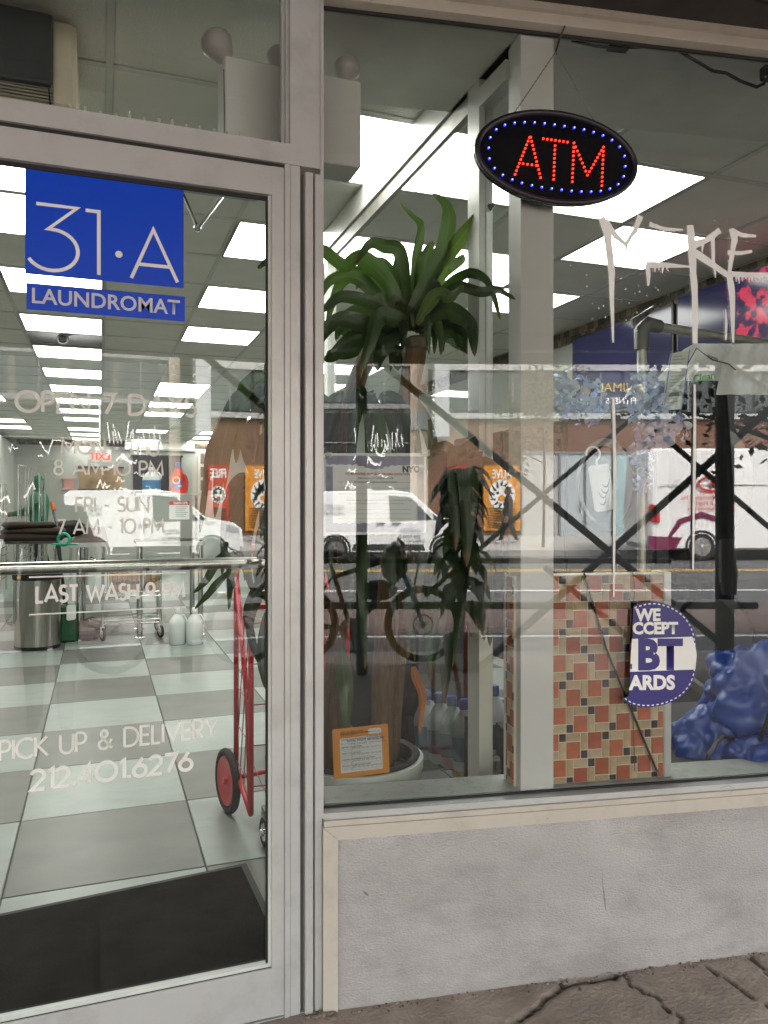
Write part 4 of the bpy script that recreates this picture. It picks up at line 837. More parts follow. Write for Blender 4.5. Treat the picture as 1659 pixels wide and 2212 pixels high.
# dry stems leaning behind the glass
t = thing('dry_stem', 'thin dark green stem leaning across the mosaic wall', 'stem', atW(1420, 1668, .04)); MB().tube([atW(1262, 1238, .045), atW(1310, 1400, .045), (atW(1350, 1500, .045)), atW(1420, 1666, .045)], [.003, .003, .0032, .0035], 6).build('stalk', LEAF[3], t)
t = thing('dry_stem', 'hair-thin brown twig hanging in front of the mosaic wall', 'stem', atW(1365, 1660, .05)); MB().tube([atW(1366, 1228, .05), atW(1372, 1270, .05), atW(1360, 1400, .05), atW(1368, 1540, .05), atW(1372, 1665, .05)], .0012, 5).build('stalk', CANE, t)
# ---------------------------------------------------------------- garment rail with garments
t = thing('garment_rail', 'galvanised pipe garment rail with an elbow fitting behind the right pane', 'clothes rail', (atT(1387, 1200, 2.72).x, atT(1387, 1200, 2.72).y, .548))
pv = atT(1387, 700, 2.72); zr = pv.z
pe = atT(1730, 742, 3.15); pe.z = zr
MB().tube([(pv.x, pv.y, .548), (pv.x, pv.y, zr - .03)], .0165, 12).build('upright', GALV, t, 40)
MB().tube([pv, pe], .0165, 12).build('crossbar', GALV, t, 40)
MB().tube([(pv.x, pv.y, zr - .09), (pv.x, pv.y, zr - .02), pv + (pe - pv).normalized() * .02 + Vector((0, 0, .004)), pv + (pe - pv).normalized() * .085], [.026, .027, .027, .024], 12).build('elbow', mat('dark_fitting', (.17, .17, .16), .5, .5), t, 60)
sl = pv + Vector((-.012, -.004, .012)); MB(face_mat(sl, Wd)).prism([(-.03, -.03), (.05, .035), (.045, .05), (-.035, -.0)], .0, .012).build('foil_patch', CHROME, t)
PLAS = mat('garment_film', (.92, .94, .92), .2, 0, .06, 8, .7, 26, alpha=.8); BCL = mat('black_cloth', (.006, .006, .007), .9, 0, .3, 30, .3, 90)
def hang_sheet(pt_rows, mt, name, parent, amp=.012, th=.012):        # rows of picture points at one depth: a hanging cloth with folds and thickness
    rows = []
    for (xa, xb, y, tt) in pt_rows:
        rows.append([atT(xa + (xb - xa) * i / 24, y, tt) for i in range(25)])
    v = []; f = []; n = len(rows)
    for sgn in (0, 1):
        for j, r_ in enumerate(rows):
            for i, p in enumerate(r_): v.append(p + cF * (sgn * th + amp * math.sin(i * 1.15 + 1.2 * noise.noise((j * .5, 0, 0))) * (j / n + .2) + .5 * amp * noise.noise((i * .5, j * .7, 1))))
    for s_ in (0, 1):
        for j in range(n - 1):
            for i in range(24):
                q = (s_ * n * 25 + j * 25 + i, s_ * n * 25 + j * 25 + i + 1, s_ * n * 25 + (j + 1) * 25 + i + 1, s_ * n * 25 + (j + 1) * 25 + i); f.append(q if s_ else q[::-1])
    MB().add(v, f).build(name, mt, parent, True)
t = thing('black_garment', 'black garment hanging under a clear film cover on the rail', 'garment', atT(1520, 1300, 2.95))
hang_sheet([(1500, 1530, 790, 2.95), (1462, 1562, 812, 2.95), (1448, 1572, 850, 2.95), (1446, 1582, 960, 2.95), (1448, 1590, 1120, 2.95), (1446, 1596, 1295, 2.95)], BCL, 'cloth', t, .014)
t = thing('film_cover', 'clear dry-cleaning film draped over the hangers with green lettering', 'garment cover', atT(1560, 850, 2.9))
hang_sheet([(1500, 1600, 742, 2.88), (1478, 1670, 755, 2.88), (1450, 1690, 785, 2.87), (1425, 1700, 812, 2.87), (1412, 1700, 822, 2.87)], PLAS, 'film', t, .008, .004)
hang_sheet([(1590, 1720, 742, 2.84), (1560, 1730, 790, 2.84), (1548, 1730, 852, 2.84)], PLAS, 'film', t, .008, .004)
a = atT(1497, 826, 2.84); txt('Clean', .036, mat('green_print', (.1, .42, .06), .6), face_mat(a, cR + Vector((0, 0, .18))), t, off=.0012); a = atT(1477, 829, 2.84); txt('We', .026, INKG, face_mat(a, cR + Vector((0, 0, .1))), t)
t = thing('wire_hanger', 'twisted wire hanger poking through the film cover', 'hanger', atT(1530, 800, 2.82)); MB().tube([atT(x, y, 2.82) for x, y in ((1436, 834), (1470, 815), (1505, 752), (1540, 778), (1575, 786), (1590, 800))], .0022, 6).build('wire', mat('dark_wire', (.1, .09, .07), .4, .7), t, True)
MB().tube([atT(1506 + k * 1.6 + 24, 770 + .6 * k + (4 if k % 2 else -4), 2.815) for k in range(14)], .0016, 5).build('twist', MATS['dark_wire'], t)
t = thing('paper_ticket', 'long printed ticket with blue edges pinned to the film cover', 'ticket', atT(1405, 1040, 2.8))
a = atT(1431, 888, 2.8); e = atT(1472, 884, 2.8); up = atT(1449, 760, 2.8) - a; M = face_mat(a, e - a, up); w_ = (e - a).length; h_ = up.length
MB(M).add([(0, 0, 0), (w_, .0, .004), (w_, h_ * .5, -.006), (w_ * 1.05, h_, .004), (0, h_ * .97, 0), (0, h_ * .5, -.01)], [(0, 1, 2, 5), (5, 2, 3, 4)]).build('paper', mat('ticket_paper', (.78, .83, .74), .6), t)
for xx in (.001, w_ - .002): MB(M).ribbon([(xx, 0), (xx, h_)], .003, z=.007).build('blue_edge', mat('blue_edge', (.08, .2, .55), .5), t)
b = MB(M)
for k in range(16): b.ribbon([(w_ * .15, h_ * (.08 + k * .055)), (w_ * random.uniform(.5, .88), h_ * (.08 + k * .055))], .0016, z=.008)
b.ribbon([(w_ * .2, h_ * .26), (w_ * .85, h_ * .26)], .014, z=.009); b.build('print', INKG, t)
# fabric flowers
PET = [mat('petal_%d' % k, c, .7, 0, .12, 30, sub=.0) for k, c in enumerate(((.50, .62, .82), (.62, .72, .88), (.42, .54, .78), (.75, .70, .72)))]
def blossoms(parent, centres):
    for (x, y, tt, r) in centres:
        c = atT(x, y, tt); b = MB()
        for k in range(26):
            d = Vector((random.gauss(0, 1), random.gauss(0, 1), random.gauss(0, 1))).normalized(); d = (d - cF * .6).normalized(); p = c + d * r * random.uniform(.7, 1)
            u = d.orthogonal().normalized(); u = u * math.cos(k) + d.cross(u) * math.sin(k); vv = d.cross(u); s = r * random.uniform(.38, .6); b.mi = random.choice((0, 0, 1, 1, 2, 3 if random.random() < .3 else 0))
            P = [p]
            for a_ in range(9): al = -1.9 + 3.8 * a_ / 8; P.append(p + s * (u * (math.cos(al) * .55 + .45) + vv * math.sin(al) * .62) + d * s * (.25 * math.cos(al * 1.5)))
            b.add(P, [(0, i, i + 1) for i in range(1, 9)])
        b.build('blossom', PET, parent)
t = thing('flower_garland', 'pale blue fabric hydrangea garland wound round the rail upright', 'artificial flowers', atT(1390, 1050, 2.66))
blossoms(t, [(1392, 822, 2.64, .048), (1380, 855, 2.64, .05), (1402, 880, 2.62, .055), (1385, 905, 2.62, .05), (1432, 915, 2.62, .06), (1455, 932, 2.62, .05), (1412, 940, 2.62, .06), (1390, 962, 2.64, .042), (1385, 990, 2.65, .038), (1390, 1020, 2.65, .034), (1385, 1045, 2.66, .03)])
t = thing('flower_cluster', 'pale blue fabric hydrangea cluster just right of the white post', 'artificial flowers', atT(1240, 900, 2.66))
blossoms(t, [(1215, 830, 2.66, .05), (1245, 845, 2.66, .055), (1282, 850, 2.66, .045), (1225, 875, 2.66, .05), (1265, 885, 2.66, .055), (1290, 880, 2.66, .04)])
# ---------------------------------------------------------------- bottles and baskets on a low rack behind the partition
t = thing('wire_rack', 'low black wire rack of bottles behind the partition glass', 'rack', (1.0, .75, FZ))
b = MB(); rx0, rx1, ry0, ry1 = .68, 1.5, .5, .95
for z in (.2, .36): 
    for k in range(12): b.tube([(rx0 + k * (rx1 - rx0) / 11, ry0, z), (rx0 + k * (rx1 - rx0) / 11, ry1, z)], .003, 5)
    for y in (ry0, ry1, (ry0 + ry1) / 2): b.tube([(rx0, y, z - .004), (rx1, y, z - .004)], .005, 5)
for x in (rx0, rx1):
    for y in (ry0, ry1): b.tube([(x, y, FZ), (x, y, .62)], .008, 6)
b.build('shelf_wires', BLACK, t)
JUG = mat('blue_white_jug', (.5, .56, .6), .35); CAPB = mat('blue_cap', (.02, .06, .3), .35); LBL = mat('teal_label', (.05, .2, .36), .4); YLW = mat('yellow_bag', (.42, .37, .06), .5, 0, .4, 40)
def jug(name, label, c, h, r, body, capm, lbl=None, lean=0, group=None, cat='bottle', face=None):
    t = thing(name, label, cat, c, group); M = Matrix.Translation(c) @ Matrix.Rotation(lean, 4, 'Y')
    b = MB(M @ Matrix.Diagonal((1, .72, 1, 1))); b.lathe([(r * .85, 0), (r, h * .03), (r, h * .55), (r * .93, h * .64), (r * .62, h * .76), (r * .32, h * .84), (r * .3, h * .88)], 20); b.build('body', body, t, 50)
    MB(M).lathe([(r * .36, h * .865), (r * .36, h * .98), (r * .3, h)], 16).build('cap', capm, t, 40)
    if lbl: MB(M @ Matrix.Diagonal((1, .72, 1, 1))).lathe([(r * 1.012, h * .16), (r * 1.012, h * .5)], 20, cap=False).build('label', lbl, t, True)
    MB(M).tube([(r * .3, 0, h * .8), (r * .75, 0, h * .78), (r * 1.02, 0, h * .66), (r * .98, 0, h * .55)], r * .13, 8).build('handle', body, t, True)
    return t
zs = .366
for i, (x, y, lab) in enumerate(((930, 1500, 'leftmost'), (958, 1530, 'second'), (985, 1545, 'third'), (1012, 1555, 'fourth'))):
    p = atT(x, y, 3.12 - i * .05); jug('detergent_bottle', 'white bottle with a teal label on the rack, %s of four' % lab, (p.x, p.y, zs), .27, .058, JUG, CAPB, LBL, R(-4), 'bottles on the low rack')
p = atT(1066, 1540, 3.0); jug('bleach_bottle', 'white bleach bottle with a blue label beside the mosaic wall edge', (p.x, p.y, .4), .28, .062, JUG, CAPB, CAPB)
p = atT(1012, 1630, 2.98); o = MB().add(*blob((p.x, p.y, .34), .075, (.8, .6, 1.3), 5, .2, 2, 3, .06)).build('yellow_bag', YLW); tag(o, 'small yellow packet slumped in front of the bottles', 'packet')
t = thing('wicker_basket', 'grey white mesh basket at the foot of the mosaic wall', 'basket', atT(1055, 1680, 2.95)); p = atT(1055, 1640, 2.95)
b = MB(Matrix.Translation((p.x, p.y, .26)) @ Matrix.Rotation(-.25, 4, 'Z')); b.bev((-.07, -.05, 0), (.07, .06, .17), .012); b.build('body', mat('mesh_weave', (.42, .43, .42), .6, 0, .5, 90, .8, 120), t)

# ================================================================== DEEPER IN THE SHOP
def scr(name, base, c2, c3, thr, sc, st):          # lit screen picture, blotches of colour
    m = bpy.data.materials.new(name); m.use_nodes = True; n = m.node_tree; L = n.links; b = n.nodes['Principled BSDF']
    tc = n.nodes.new('ShaderNodeTexCoord'); z = n.nodes.new('ShaderNodeTexNoise'); z.inputs['Scale'].default_value = sc; z.inputs['Detail'].default_value = 5; L.new(tc.outputs['Object'], z.inputs[0])
    r = n.nodes.new('ShaderNodeValToRGB'); r.color_ramp.elements[0].color = (*base, 1); r.color_ramp.elements[0].position = .35; r.color_ramp.elements[1].color = (*c2, 1); r.color_ramp.elements[1].position = thr - .03
    e = r.color_ramp.elements.new(thr); e.color = (*c3, 1); 
    if sc > 3:                                       # the pink artwork fills only the screen's nearer half
        sx = n.nodes.new('ShaderNodeSeparateXYZ'); L.new(tc.outputs['Object'], sx.inputs[0]); q = n.nodes.new('ShaderNodeMapRange'); q.inputs[1].default_value = 1.55; q.inputs[2].default_value = 1.85; q.inputs[3].default_value = .06; q.inputs[4].default_value = -.3; L.new(sx.outputs['Y'], q.inputs[0])
        ad = n.nodes.new('ShaderNodeMath'); L.new(z.outputs[0], ad.inputs[0]); L.new(q.outputs[0], ad.inputs[1]); L.new(ad.outputs[0], r.inputs[0])
    else: L.new(z.outputs[0], r.inputs[0])
    L.new(r.outputs[0], b.inputs['Emission Color']); b.inputs['Emission Strength'].default_value = st
    b.inputs['Base Color'].default_value = (.01, .01, .012, 1); b.inputs['Roughness'].default_value = .15; return m
S1 = scr('screen_navy', (.01, .012, .05), (.035, .03, .12), (.05, .03, .13), .9, 1.6, .05); S2 = scr('screen_pink', (.012, .012, .06), (.06, .015, .1), (.85, .05, .12), .55, 13, .045)
def tv(label, x0p, x1p, ytl, ybl, mt):
    Xw = X1 - .1; a = atX(x0p, ybl, Xw); c = atX(x0p, ytl, Xw); e = atX(x1p, 900, Xw); y0, y1 = min(a.y, e.y), max(a.y, e.y)
    t = thing('television', label, 'television', (Xw, (y0 + y1) / 2, a.z), 'screens on the right wall')
    MB().box((Xw, y0, a.z), (Xw + .05, y1, c.z)).build('case', BLACK, t); MB().box((Xw - .003, y0 + .015, a.z + .02), (Xw - .0005, y1 - .015, c.z - .015)).build('screen', mt, t)
    MB().box((Xw + .05, (y0 + y1) / 2 - .1, a.z + .15), (X1 - .001, (y0 + y1) / 2 + .1, a.z + .35)).build('bracket', BLACK, t); return y0, y1, a.z, c.z, Xw
tv('wall television with a navy picture, farther of the two', 1237, 1455, 732, 905, S1)
y0, y1, za, zc, Xw = tv('wall television with pink and purple picture at the right edge', 1462, 1760, 640, 858, S2)
# white strings of letters shown on the far screen
# trash can
p = atZ(82, 1398, FZ); t = thing('trash_can', 'round stainless trash can with a black domed lid', 'trash can', p); M = Matrix.Translation(p)
MB(M).lathe([(.185, 0), (.19, .02), (.19, .03)], 28).build('base', BLACK, t, 30); MB(M).lathe([(.186, .03), (.186, .6)], 28).build('body', STEEL, t, 30)
MB(M).lathe([(.2, .6), (.205, .615), (.205, .68), (.18, .70), (.15, .70)], 28, cap=False).build('lid_ring', BLACK, t, 30); MB(M).lathe([(.15, .69), (.15, .72), (.12, .745), (.001, .755)], 28).build('swing_top', STEEL, t, 30)
# folding tables
BRT = mat('brown_laminate', (.045, .028, .02), .85, spec=.15); EDG = mat('grey_edge', (.42, .42, .4), .5)
def table(label, xp0, xp1, yb, Yd, zt_=1.02, legs=((.08, .1), (.92, .1), (.08, .9), (.92, .9)), shelf=False):
    a = atZ(xp0, yb, zt_); c = atZ(xp1, yb + 2, zt_); t = thing('folding_table', label, 'table', ((a.x + c.x) / 2, a.y, FZ), 'folding tables')
    MB().box((a.x, a.y, zt_ - .028), (c.x, a.y + Yd, zt_ + .002)).build('table_top', BRT, t); MB().box((a.x - .004, a.y - .012, zt_ - .036), (c.x + .004, a.y - .0005, zt_ + .004)).build('edge_band', EDG, t)
    for (u, v) in legs:
        x, y = a.x + (c.x - a.x) * u, a.y + Yd * v; MB().tube([(x, y, FZ + .012), (x, y, zt_ - .028)], .026, 14).lathe([(.05, FZ), (.048, FZ + .01), (.027, FZ + .016)], 14, Matrix.Translation((x, y, 0))).build('leg', CHROME, t, 40)
    if shelf:
        MB().box((a.x, a.y + .1, 1.46), (c.x, a.y + .45, 1.48)).build('upper_shelf', EDG, t)
        for x in (a.x + .06, c.x - .05): MB().box((x - .012, a.y + .26, zt_ + .003), (x + .012, a.y + .29, 1.459)).build('shelf_post', CHROME, t)
    return a, c
table('long dark brown folding table behind the trash can', 12, 116, 1168, 6.)
table('dark brown folding table right of the trash can', 152, 236, 1174, 5., legs=((.22, .03), (.3, .12), (.2, .9), (.9, .9)))
a, c = table('grey folding table with an upper shelf of detergent bottles', 296, 455, 1172, .7, legs=((.05, .12), (.95, .1), (.08, .9), (.92, .9)), shelf=True)
p = atT(68, 1150, 7.5); t = thing('folded_blankets', 'pile of dark brown folded blankets on the long folding table', 'blankets', (p.x, p.y, 1.023))
for k, (dx, w_, h_, an) in enumerate(((0, .29, .07, .05), (.02, .27, .06, -.08), (-.03, .24, .055, .12))): MB(Matrix.Translation((p.x + dx, p.y + .1, 1.023 + k * .062)) @ Matrix.Rotation(an, 4, 'Z')).bev((-w_, -.2, 0), (w_, .2, h_), .026).build('blanket', mat('brown_cloth', (.03, .018, .013), .9, bump=.4, bscale=40), t, 50)
p = atT(150, 1160, 8.6); o = MB().add(*blob((p.x, p.y, 1.1), .13, (1.4, 1, .7), 63, .2, 1.6, 4, .0, .04)).build('dark_laundry', mat('dark_cloth', (.02, .017, .018), .9)); tag(o, 'dark laundry pile on the right folding table', 'laundry')
# detergent bottle with label
TID = mat('orange_red_plastic', (.62, .045, .018), .3, var=.04)
p = Vector((atT(418, 1056, 6.45).x, a.y + .25, 1.481)); t = thing('detergent_bottle', 'orange red detergent bottle with blue cap on the upper shelf', 'bottle', p)
M = face_mat(p, cR); b = MB(M)
prof = [(-.062, 0), (.06, 0), (.072, .03), (.078, .1), (.07, .15), (.045, .19), (.02, .225), (.014, .245), (-.03, .245), (-.034, .225), (-.055, .2), (-.074, .15), (-.076, .08)]
hole = 0; b.prism(prof, -.045, .045); b.build('body', TID, t, 25)
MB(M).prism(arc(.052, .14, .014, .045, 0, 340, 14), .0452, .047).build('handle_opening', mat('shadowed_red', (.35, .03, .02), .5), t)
MB(M @ Matrix.Rotation(R(-90), 4, 'X')).lathe([(.026, .245), (.026, .295), (.02, .3)], 16, Matrix.Translation((-.008, 0, 0))).build('cap', CAPB, t, 30)
MB(M).prism(arc(-.01, .095, .05, .06, 0, 348, 24), .046, .0465).build('label', mat('label_blue', (.02, .1, .42), .4), t); MB(M).prism(arc(-.018, .125, .038, .036, 0, 345, 20), .047, .0475).build('badge', mat('badge_yellow', (.75, .5, .03), .4), t)
MB(M).prism(arc(-.018, .125, .028, .026, 0, 345, 20), .048, .0484).build('badge_centre', TID, t); txt('Tide', .026, mat('label_navy', (.02, .03, .2), .4), M @ Matrix.Translation((-.041, .117, .049)), t, off=.0008); txt('OXI', .02, WHITE, M @ Matrix.Translation((.0, .062, .049)), t, off=.0004)
p = Vector((atT(345, 1056, 6.5).x, a.y + .25, 1.481)); jug('water_jug', 'translucent white jug on the upper shelf beside the orange bottle', p, .25, .085, mat('milky_plastic', (.6, .63, .6), .4), WHITE, LBL)
for x, lab in ((384, 'left'), (421, 'right')):
    p = atZ(x, 1392, FZ); jug('bleach_jug', 'white jug on the floor by the chrome leg, %s of the pair' % lab, p, .33, .075, mat('white_hdpe', (.64, .68, .66), .4), WHITE, None, 0, 'white jugs on the floor')
# wall notice hung between shelf and table
t = thing('danger_notice', 'white danger notice with a red heading under the upper shelf', 'notice', atT(386, 1120, 6.2)); M = face_mat(atT(366, 1122, 6.2), cR)
MB(M).prism([(0, 0), (.16, 0), (.16, .145), (0, .145)], 0, .002).build('board', WHITE, t); MB(M).prism([(0, .115), (.16, .115), (.16, .1455), (0, .1455)], .003, .0035).build('heading', mat('danger_red', (.5, .03, .03), .5), t); txt('DANGER', .028, WHITE, M @ Matrix.Translation((.036, .121, .005)), t, off=.0005)
b = MB(M)
for k in range(6): b.ribbon([(.05, .1 - k * .015), (.05 + .1 * (1 - .12 * (k % 3)), .1 - k * .015)], .004, z=.003)
b.build('print', INKG, t); MB(M).tube([(.08, .15, 0), (.08, .235, 0)], .002, 5).build('string', INKG, t)
# wire utility cart
p0 = atZ(222, 1385, FZ); p1 = atZ(352, 1388, FZ); t = thing('wire_cart', 'chrome wire utility cart on casters with boxes', 'cart', p0.lerp(p1, .5))
b = MB(); cx0, cx1, cy0, cy1 = p0.x, p1.x, p0.y, p0.y + .4
for x in (cx0, cx1):
    for y in (cy0, cy1): b.tube([(x, y, FZ + .13), (x, y, .8)], .011, 8)
for z in (.27, .3, .52, .56, .8): b.tube([(cx0, cy0, z), (cx1, cy0, z), (cx1, cy1, z), (cx0, cy1, z)], .006, 6, closed=True)
for k in range(1, 12): x = cx0 + (cx1 - cx0) * k / 12; b.tube([(x, cy0, .56), (x, cy0, .8)], .0025, 5); b.tube([(x, cy0, .54), (x, cy1, .54)], .0025, 5)
b.tube([(cx0, cy0, .8), (cx0 - .06, cy0, .86), (cx0 - .1, cy0 + .05, .88)], .014, 8); b.build('frame', CHROME, t, 50)
for x in (cx0, cx1):
    for y in (cy0, cy1): wheel(t, (x, y, FZ + .062), .062, (.8, .3, 0), mat('caster_grey', (.5, .5, .48), .5), .013, 'caster_wheel'); MB().box((x - .02, y - .012, FZ + .06), (x + .02, y + .012, FZ + .135)).build('caster_fork', CHROME, t)
CARD = mat('cardboard', (.36, .22, .11), .85, 0, .1)
for k, (x, w_, h_, lab) in enumerate(((.06, .3, .17, 'brown cardboard carton with dark lettering in the wire cart'), (.38, .14, .13, 'small brown carton at the right end of the wire cart'))):
    o = MB().bev((cx0 + x, cy0 + .03, .555), (cx0 + x + w_, cy0 + .34, .555 + h_), .003).build('carton', CARD); tag(o, lab, 'box')
    if k == 0: txt('Sm&Comer', .055, INK, face_mat((cx0 + x + .03, cy0 + .0285, .63), (1, 0, 0)), o, off=.001)
# dustpan, brooms, sack
p = atZ(152, 1388, FZ); t = thing('dustpan', 'green upright dustpan with a long black handle', 'dustpan', p)
MB().bev((p.x - .09, p.y, FZ), (p.x + .06, p.y + .12, FZ + .34), .02).build('pan', mat('deep_green', (.01, .08, .03), .5), t); MB().tube([(p.x - .03, p.y + .06, FZ + .33), (p.x - .12, p.y + .1, 1.05)], .011, 8).build('handle', BLACK, t)
MB().prism(rrect(.08, .14, .02), 0, .01, face_mat((p.x - .03, p.y - .004, FZ + .2), (1, 0, .1))).build('flap', WHITE, t)
p = atZ(195, 1382, FZ); o = MB().add(*blob((p.x, p.y, FZ + .1), .13, (1, .8, .8), 77, .25, 2, 3)).build('black_sack', mat('black_bag', (.025, .022, .022), .4)); tag(o, 'small black sack on the floor under the right table', 'sack')
a = atT(115, 1090, 8.5); t = thing('broom', 'broom with an orange grip leaning over the long table', 'broom', (a.x, a.y, FZ)); MB().tube([atT(113, 1095, 8.5), atT(127, 1150, 8.3), (atT(140, 1260, 8.).x, atT(140, 1260, 8.).y, .3)], .013, 8).build('handle', BLACK, t, True); MB().tube([atT(112, 1085, 8.5), atT(117, 1102, 8.48)], .022, 8).build('grip', mat('orange_grip', (.7, .13, .02), .4), t)
a = atT(138, 1160, 6.7); t = thing('tape_dispenser', 'teal tape dispenser on the table corner', 'dispenser', (a.x, a.y, 1.023)); M = face_mat((a.x, a.y + .05, 1.07), cR); b = MB(M); b.tube([(.05 * math.cos(k * .314), .05 * math.sin(k * .314), 0) for k in range(20)], .014, 8, closed=True); b.build('reel', mat('teal_plastic', (.02, .3, .2), .4), t, True); MB(M).bev((-.1, -.05, -.02), (.12, -.035, .02), .004).build('foot', MATS['teal_plastic'], t)
# chrome laundry carts with hanging bars
for k, (xa, xb, yt, tt, lab) in enumerate(((40, 62, 1004, 9.6, 'nearest the left door edge'), (56, 72, 1010, 10.4, 'in the middle of the three'), (86, 98, 1022, 11.2, 'rightmost of the three'), (2, 14, 1045, 10., 'cut by the left picture edge'))):
    a = atT(xa, 1250, tt); c = atT(xb, 1250, tt + .5); zt_ = 1.38 + (HY - yt) / F * tt; t = thing('laundry_cart', 'chrome laundry cart with tall hanging bar, %s' % lab, 'cart', (a.x, a.y, FZ), 'chrome laundry carts')
    b = MB(); b.tube([(a.x, a.y, FZ + .1), (a.x, a.y, zt_), (c.x, c.y, zt_), (c.x, c.y, FZ + .1)], .014, 8); b.tube([(a.x + .03, a.y, 1.2), (a.x + .03, a.y, zt_ - .1)], .01, 6); b.build('hanging_bar', CHROME, t, 50)
    b = MB()
    for z in (.4, .5, .6, .7, .8): b.tube([(a.x, a.y - .3, z), (c.x, c.y - .3, z), (c.x, c.y + .3, z), (a.x, a.y + .3, z)], .005, 5, closed=True)
    for i in range(5): b.tube([(a.x + (c.x - a.x) * i / 4, a.y - .3 + (c.y - a.y) * i / 4, .4), (a.x + (c.x - a.x) * i / 4, a.y - .3 + (c.y - a.y) * i / 4, .8)], .004, 5)
    b.build('wire_basket', CHROME, t)
# exit sign hung from the ceiling
p = atT(216, 985, 10.5); t = thing('exit_sign', 'white exit sign with red letters hung from the ceiling', 'exit sign', (p.x, p.y, p.z - .09)); MB(Matrix.Translation(p)).bev((-.15, -.02, -.09), (.15, .02, .085), .004).build('box', mat('sign_white', (.6, .58, .52), .5), t)
txt('EXIT', .13, mat('exit_red', (.6, .04, .03), .4, var=0, emit=((1, .05, .03), .05)), face_mat((p.x, p.y - .0215, p.z - .05), (1, 0, 0)), t, off=.002, align='CENTER', mirror=True); MB().tube([(p.x, p.y, p.z + .08), (p.x, p.y, CZ)], .012, 8).build('stem', TBAR, t)
# dome camera in the open ceiling cell
p = Vector((gx(.5) - .02, gy(7.3), CZ - .02)); t = thing('security_camera', 'white security camera hanging in a missing ceiling tile', 'security camera', p + Vector((0, 0, .1))); M = Matrix.Translation(p) @ Matrix.Rotation(R(100), 4, 'X'); MB(M).lathe([(.03, -.08), (.045, -.06), (.05, .04), (.045, .05), (.02, .052)], 18).build('body', mat('camera_white', (.4, .4, .37), .5), t, 40); MB(M).lathe([(.034, .0525), (.02, .056)], 16).build('lens', BLACK, t); MB().tube([p + Vector((0, .02, .03)), p + Vector((.12, .05, .09)), p + Vector((.14, .06, .17))], .016, 8).build('arm', MATS['camera_white'], t, True)
# back wall furniture
def wallbox(name, label, cat, x0, y0, x1, y1, mt, Y=Y1 - .06, extra=None):
    a = atY(x0, y1, Y); c = atY(x1, y0, Y); t = thing(name, label, cat, (a.x, Y, a.z)); MB().box((a.x, Y, a.z), (c.x, Y + .059, c.z)).build('panel', mt, t); MB().box((a.x - .04, Y - .01, a.z - .04), (c.x + .04, Y + .055, a.z)).box((a.x - .04, Y - .01, c.z), (c.x + .04, Y + .055, c.z + .04)).build('frame', BLACK if extra is None else extra, t); return t
wallbox('notice_board', 'brown cork notice board on the back wall', 'notice board', 172, 1012, 264, 1056, mat('cork', (.3, .2, .1), .9, 0, .5, 3))
wallbox('dark_screen', 'large black panel on the back wall', 'screen', 288, 988, 392, 1062, mat('dark_panel', (.012, .012, .014), .3))
wallbox('pink_notice', 'small pink notice on the back wall', 'notice', 138, 1036, 162, 1054, mat('pink_card', (.5, .25, .22), .7), extra=mat('pink_edge', (.5, .3, .28), .7))
wallbox('wall_unit', 'long white air unit high on the back wall', 'air unit', 270, 956, 420, 968, WHITE, extra=EDG)
t = thing('back_door', 'pale panelled door at the right end of the back wall', 'door', atY(455, 1150, Y1 - .05)); a = atY(428, 1150, Y1 - .05); c = atY(482, 985, Y1 - .05); MB().box((a.x, Y1 - .05, FZ), (c.x, Y1 - .001, c.z)).build('leaf_panel', mat('door_paint', (.5, .53, .5), .5), t)
for i in range(3):
    for j in range(3): w_ = (c.x - a.x) / 3.4; MB().box((a.x + .06 + i * w_, Y1 - .062, c.z - .2 - j * .32), (a.x + w_ + i * w_ - .02, Y1 - .0505, c.z - .2 - j * .32 + .25)).build('door_pane', mat('dark_pane', (.1, .11, .1), .2), t)
for k in range(3):   # row of washers along the right wall
    y = 8. + k * .8; t = thing('washing_machine', 'stainless front-loading washer on the right, %s from the entrance' % ('first', 'second', 'third')[k], 'washing machine', (2.6, y, FZ), 'front-loading washers')
    MB().bev((2.35, y - .36, FZ), (3.1, y + .36, 1.35), .02).build('cabinet', STEEL, t); M = Matrix.Translation((2.345, y, .75)) @ Matrix.Rotation(R(-90), 4, 'Y'); MB(M).lathe([(.26, 0), (.26, .03), (.2, .045), (.19, .02)], 28, cap=False).build('door_ring', CHROME, t, 40); MB(M).lathe([(.19, .02), (.12, .045), (.001, .05)], 24).build('door_glass', BLACK, t, 40); MB().box((2.344, y - .3, 1.18), (2.35, y + .3, 1.32)).build('control_panel', BLACK, t)

for k in range(5):   # dark dryers added as a backing to darken the room behind the right pane
    y = .35 + k * .92; t = thing('dark_dryer_backing', 'tall charcoal dryer added as dark backing under the televisions, %s from the street' % ('first', 'second', 'third', 'fourth', 'fifth')[k], 'dryer', (2.8, y, FZ), 'dark backing dryers added along the right wall')
    MB().bev((2.5, y - .45, FZ), (3.1, y + .45, 1.97), .012).build('cabinet', mat('charcoal_enamel', (.018, .018, .02), .6, spec=.2), t)
    for zz in (.65, 1.5): M = Matrix.Translation((2.495, y, zz)) @ Matrix.Rotation(R(-90), 4, 'Y'); MB(M).lathe([(.3, 0), (.3, .02), (.25, .03), (.24, .01)], 28, cap=False).build('door_ring', mat('dark_ring', (.05, .05, .05), .4, .6), t, 40); MB(M).lathe([(.24, .01), (.001, .03)], 24).build('door_glass', BLACK, t, 40)
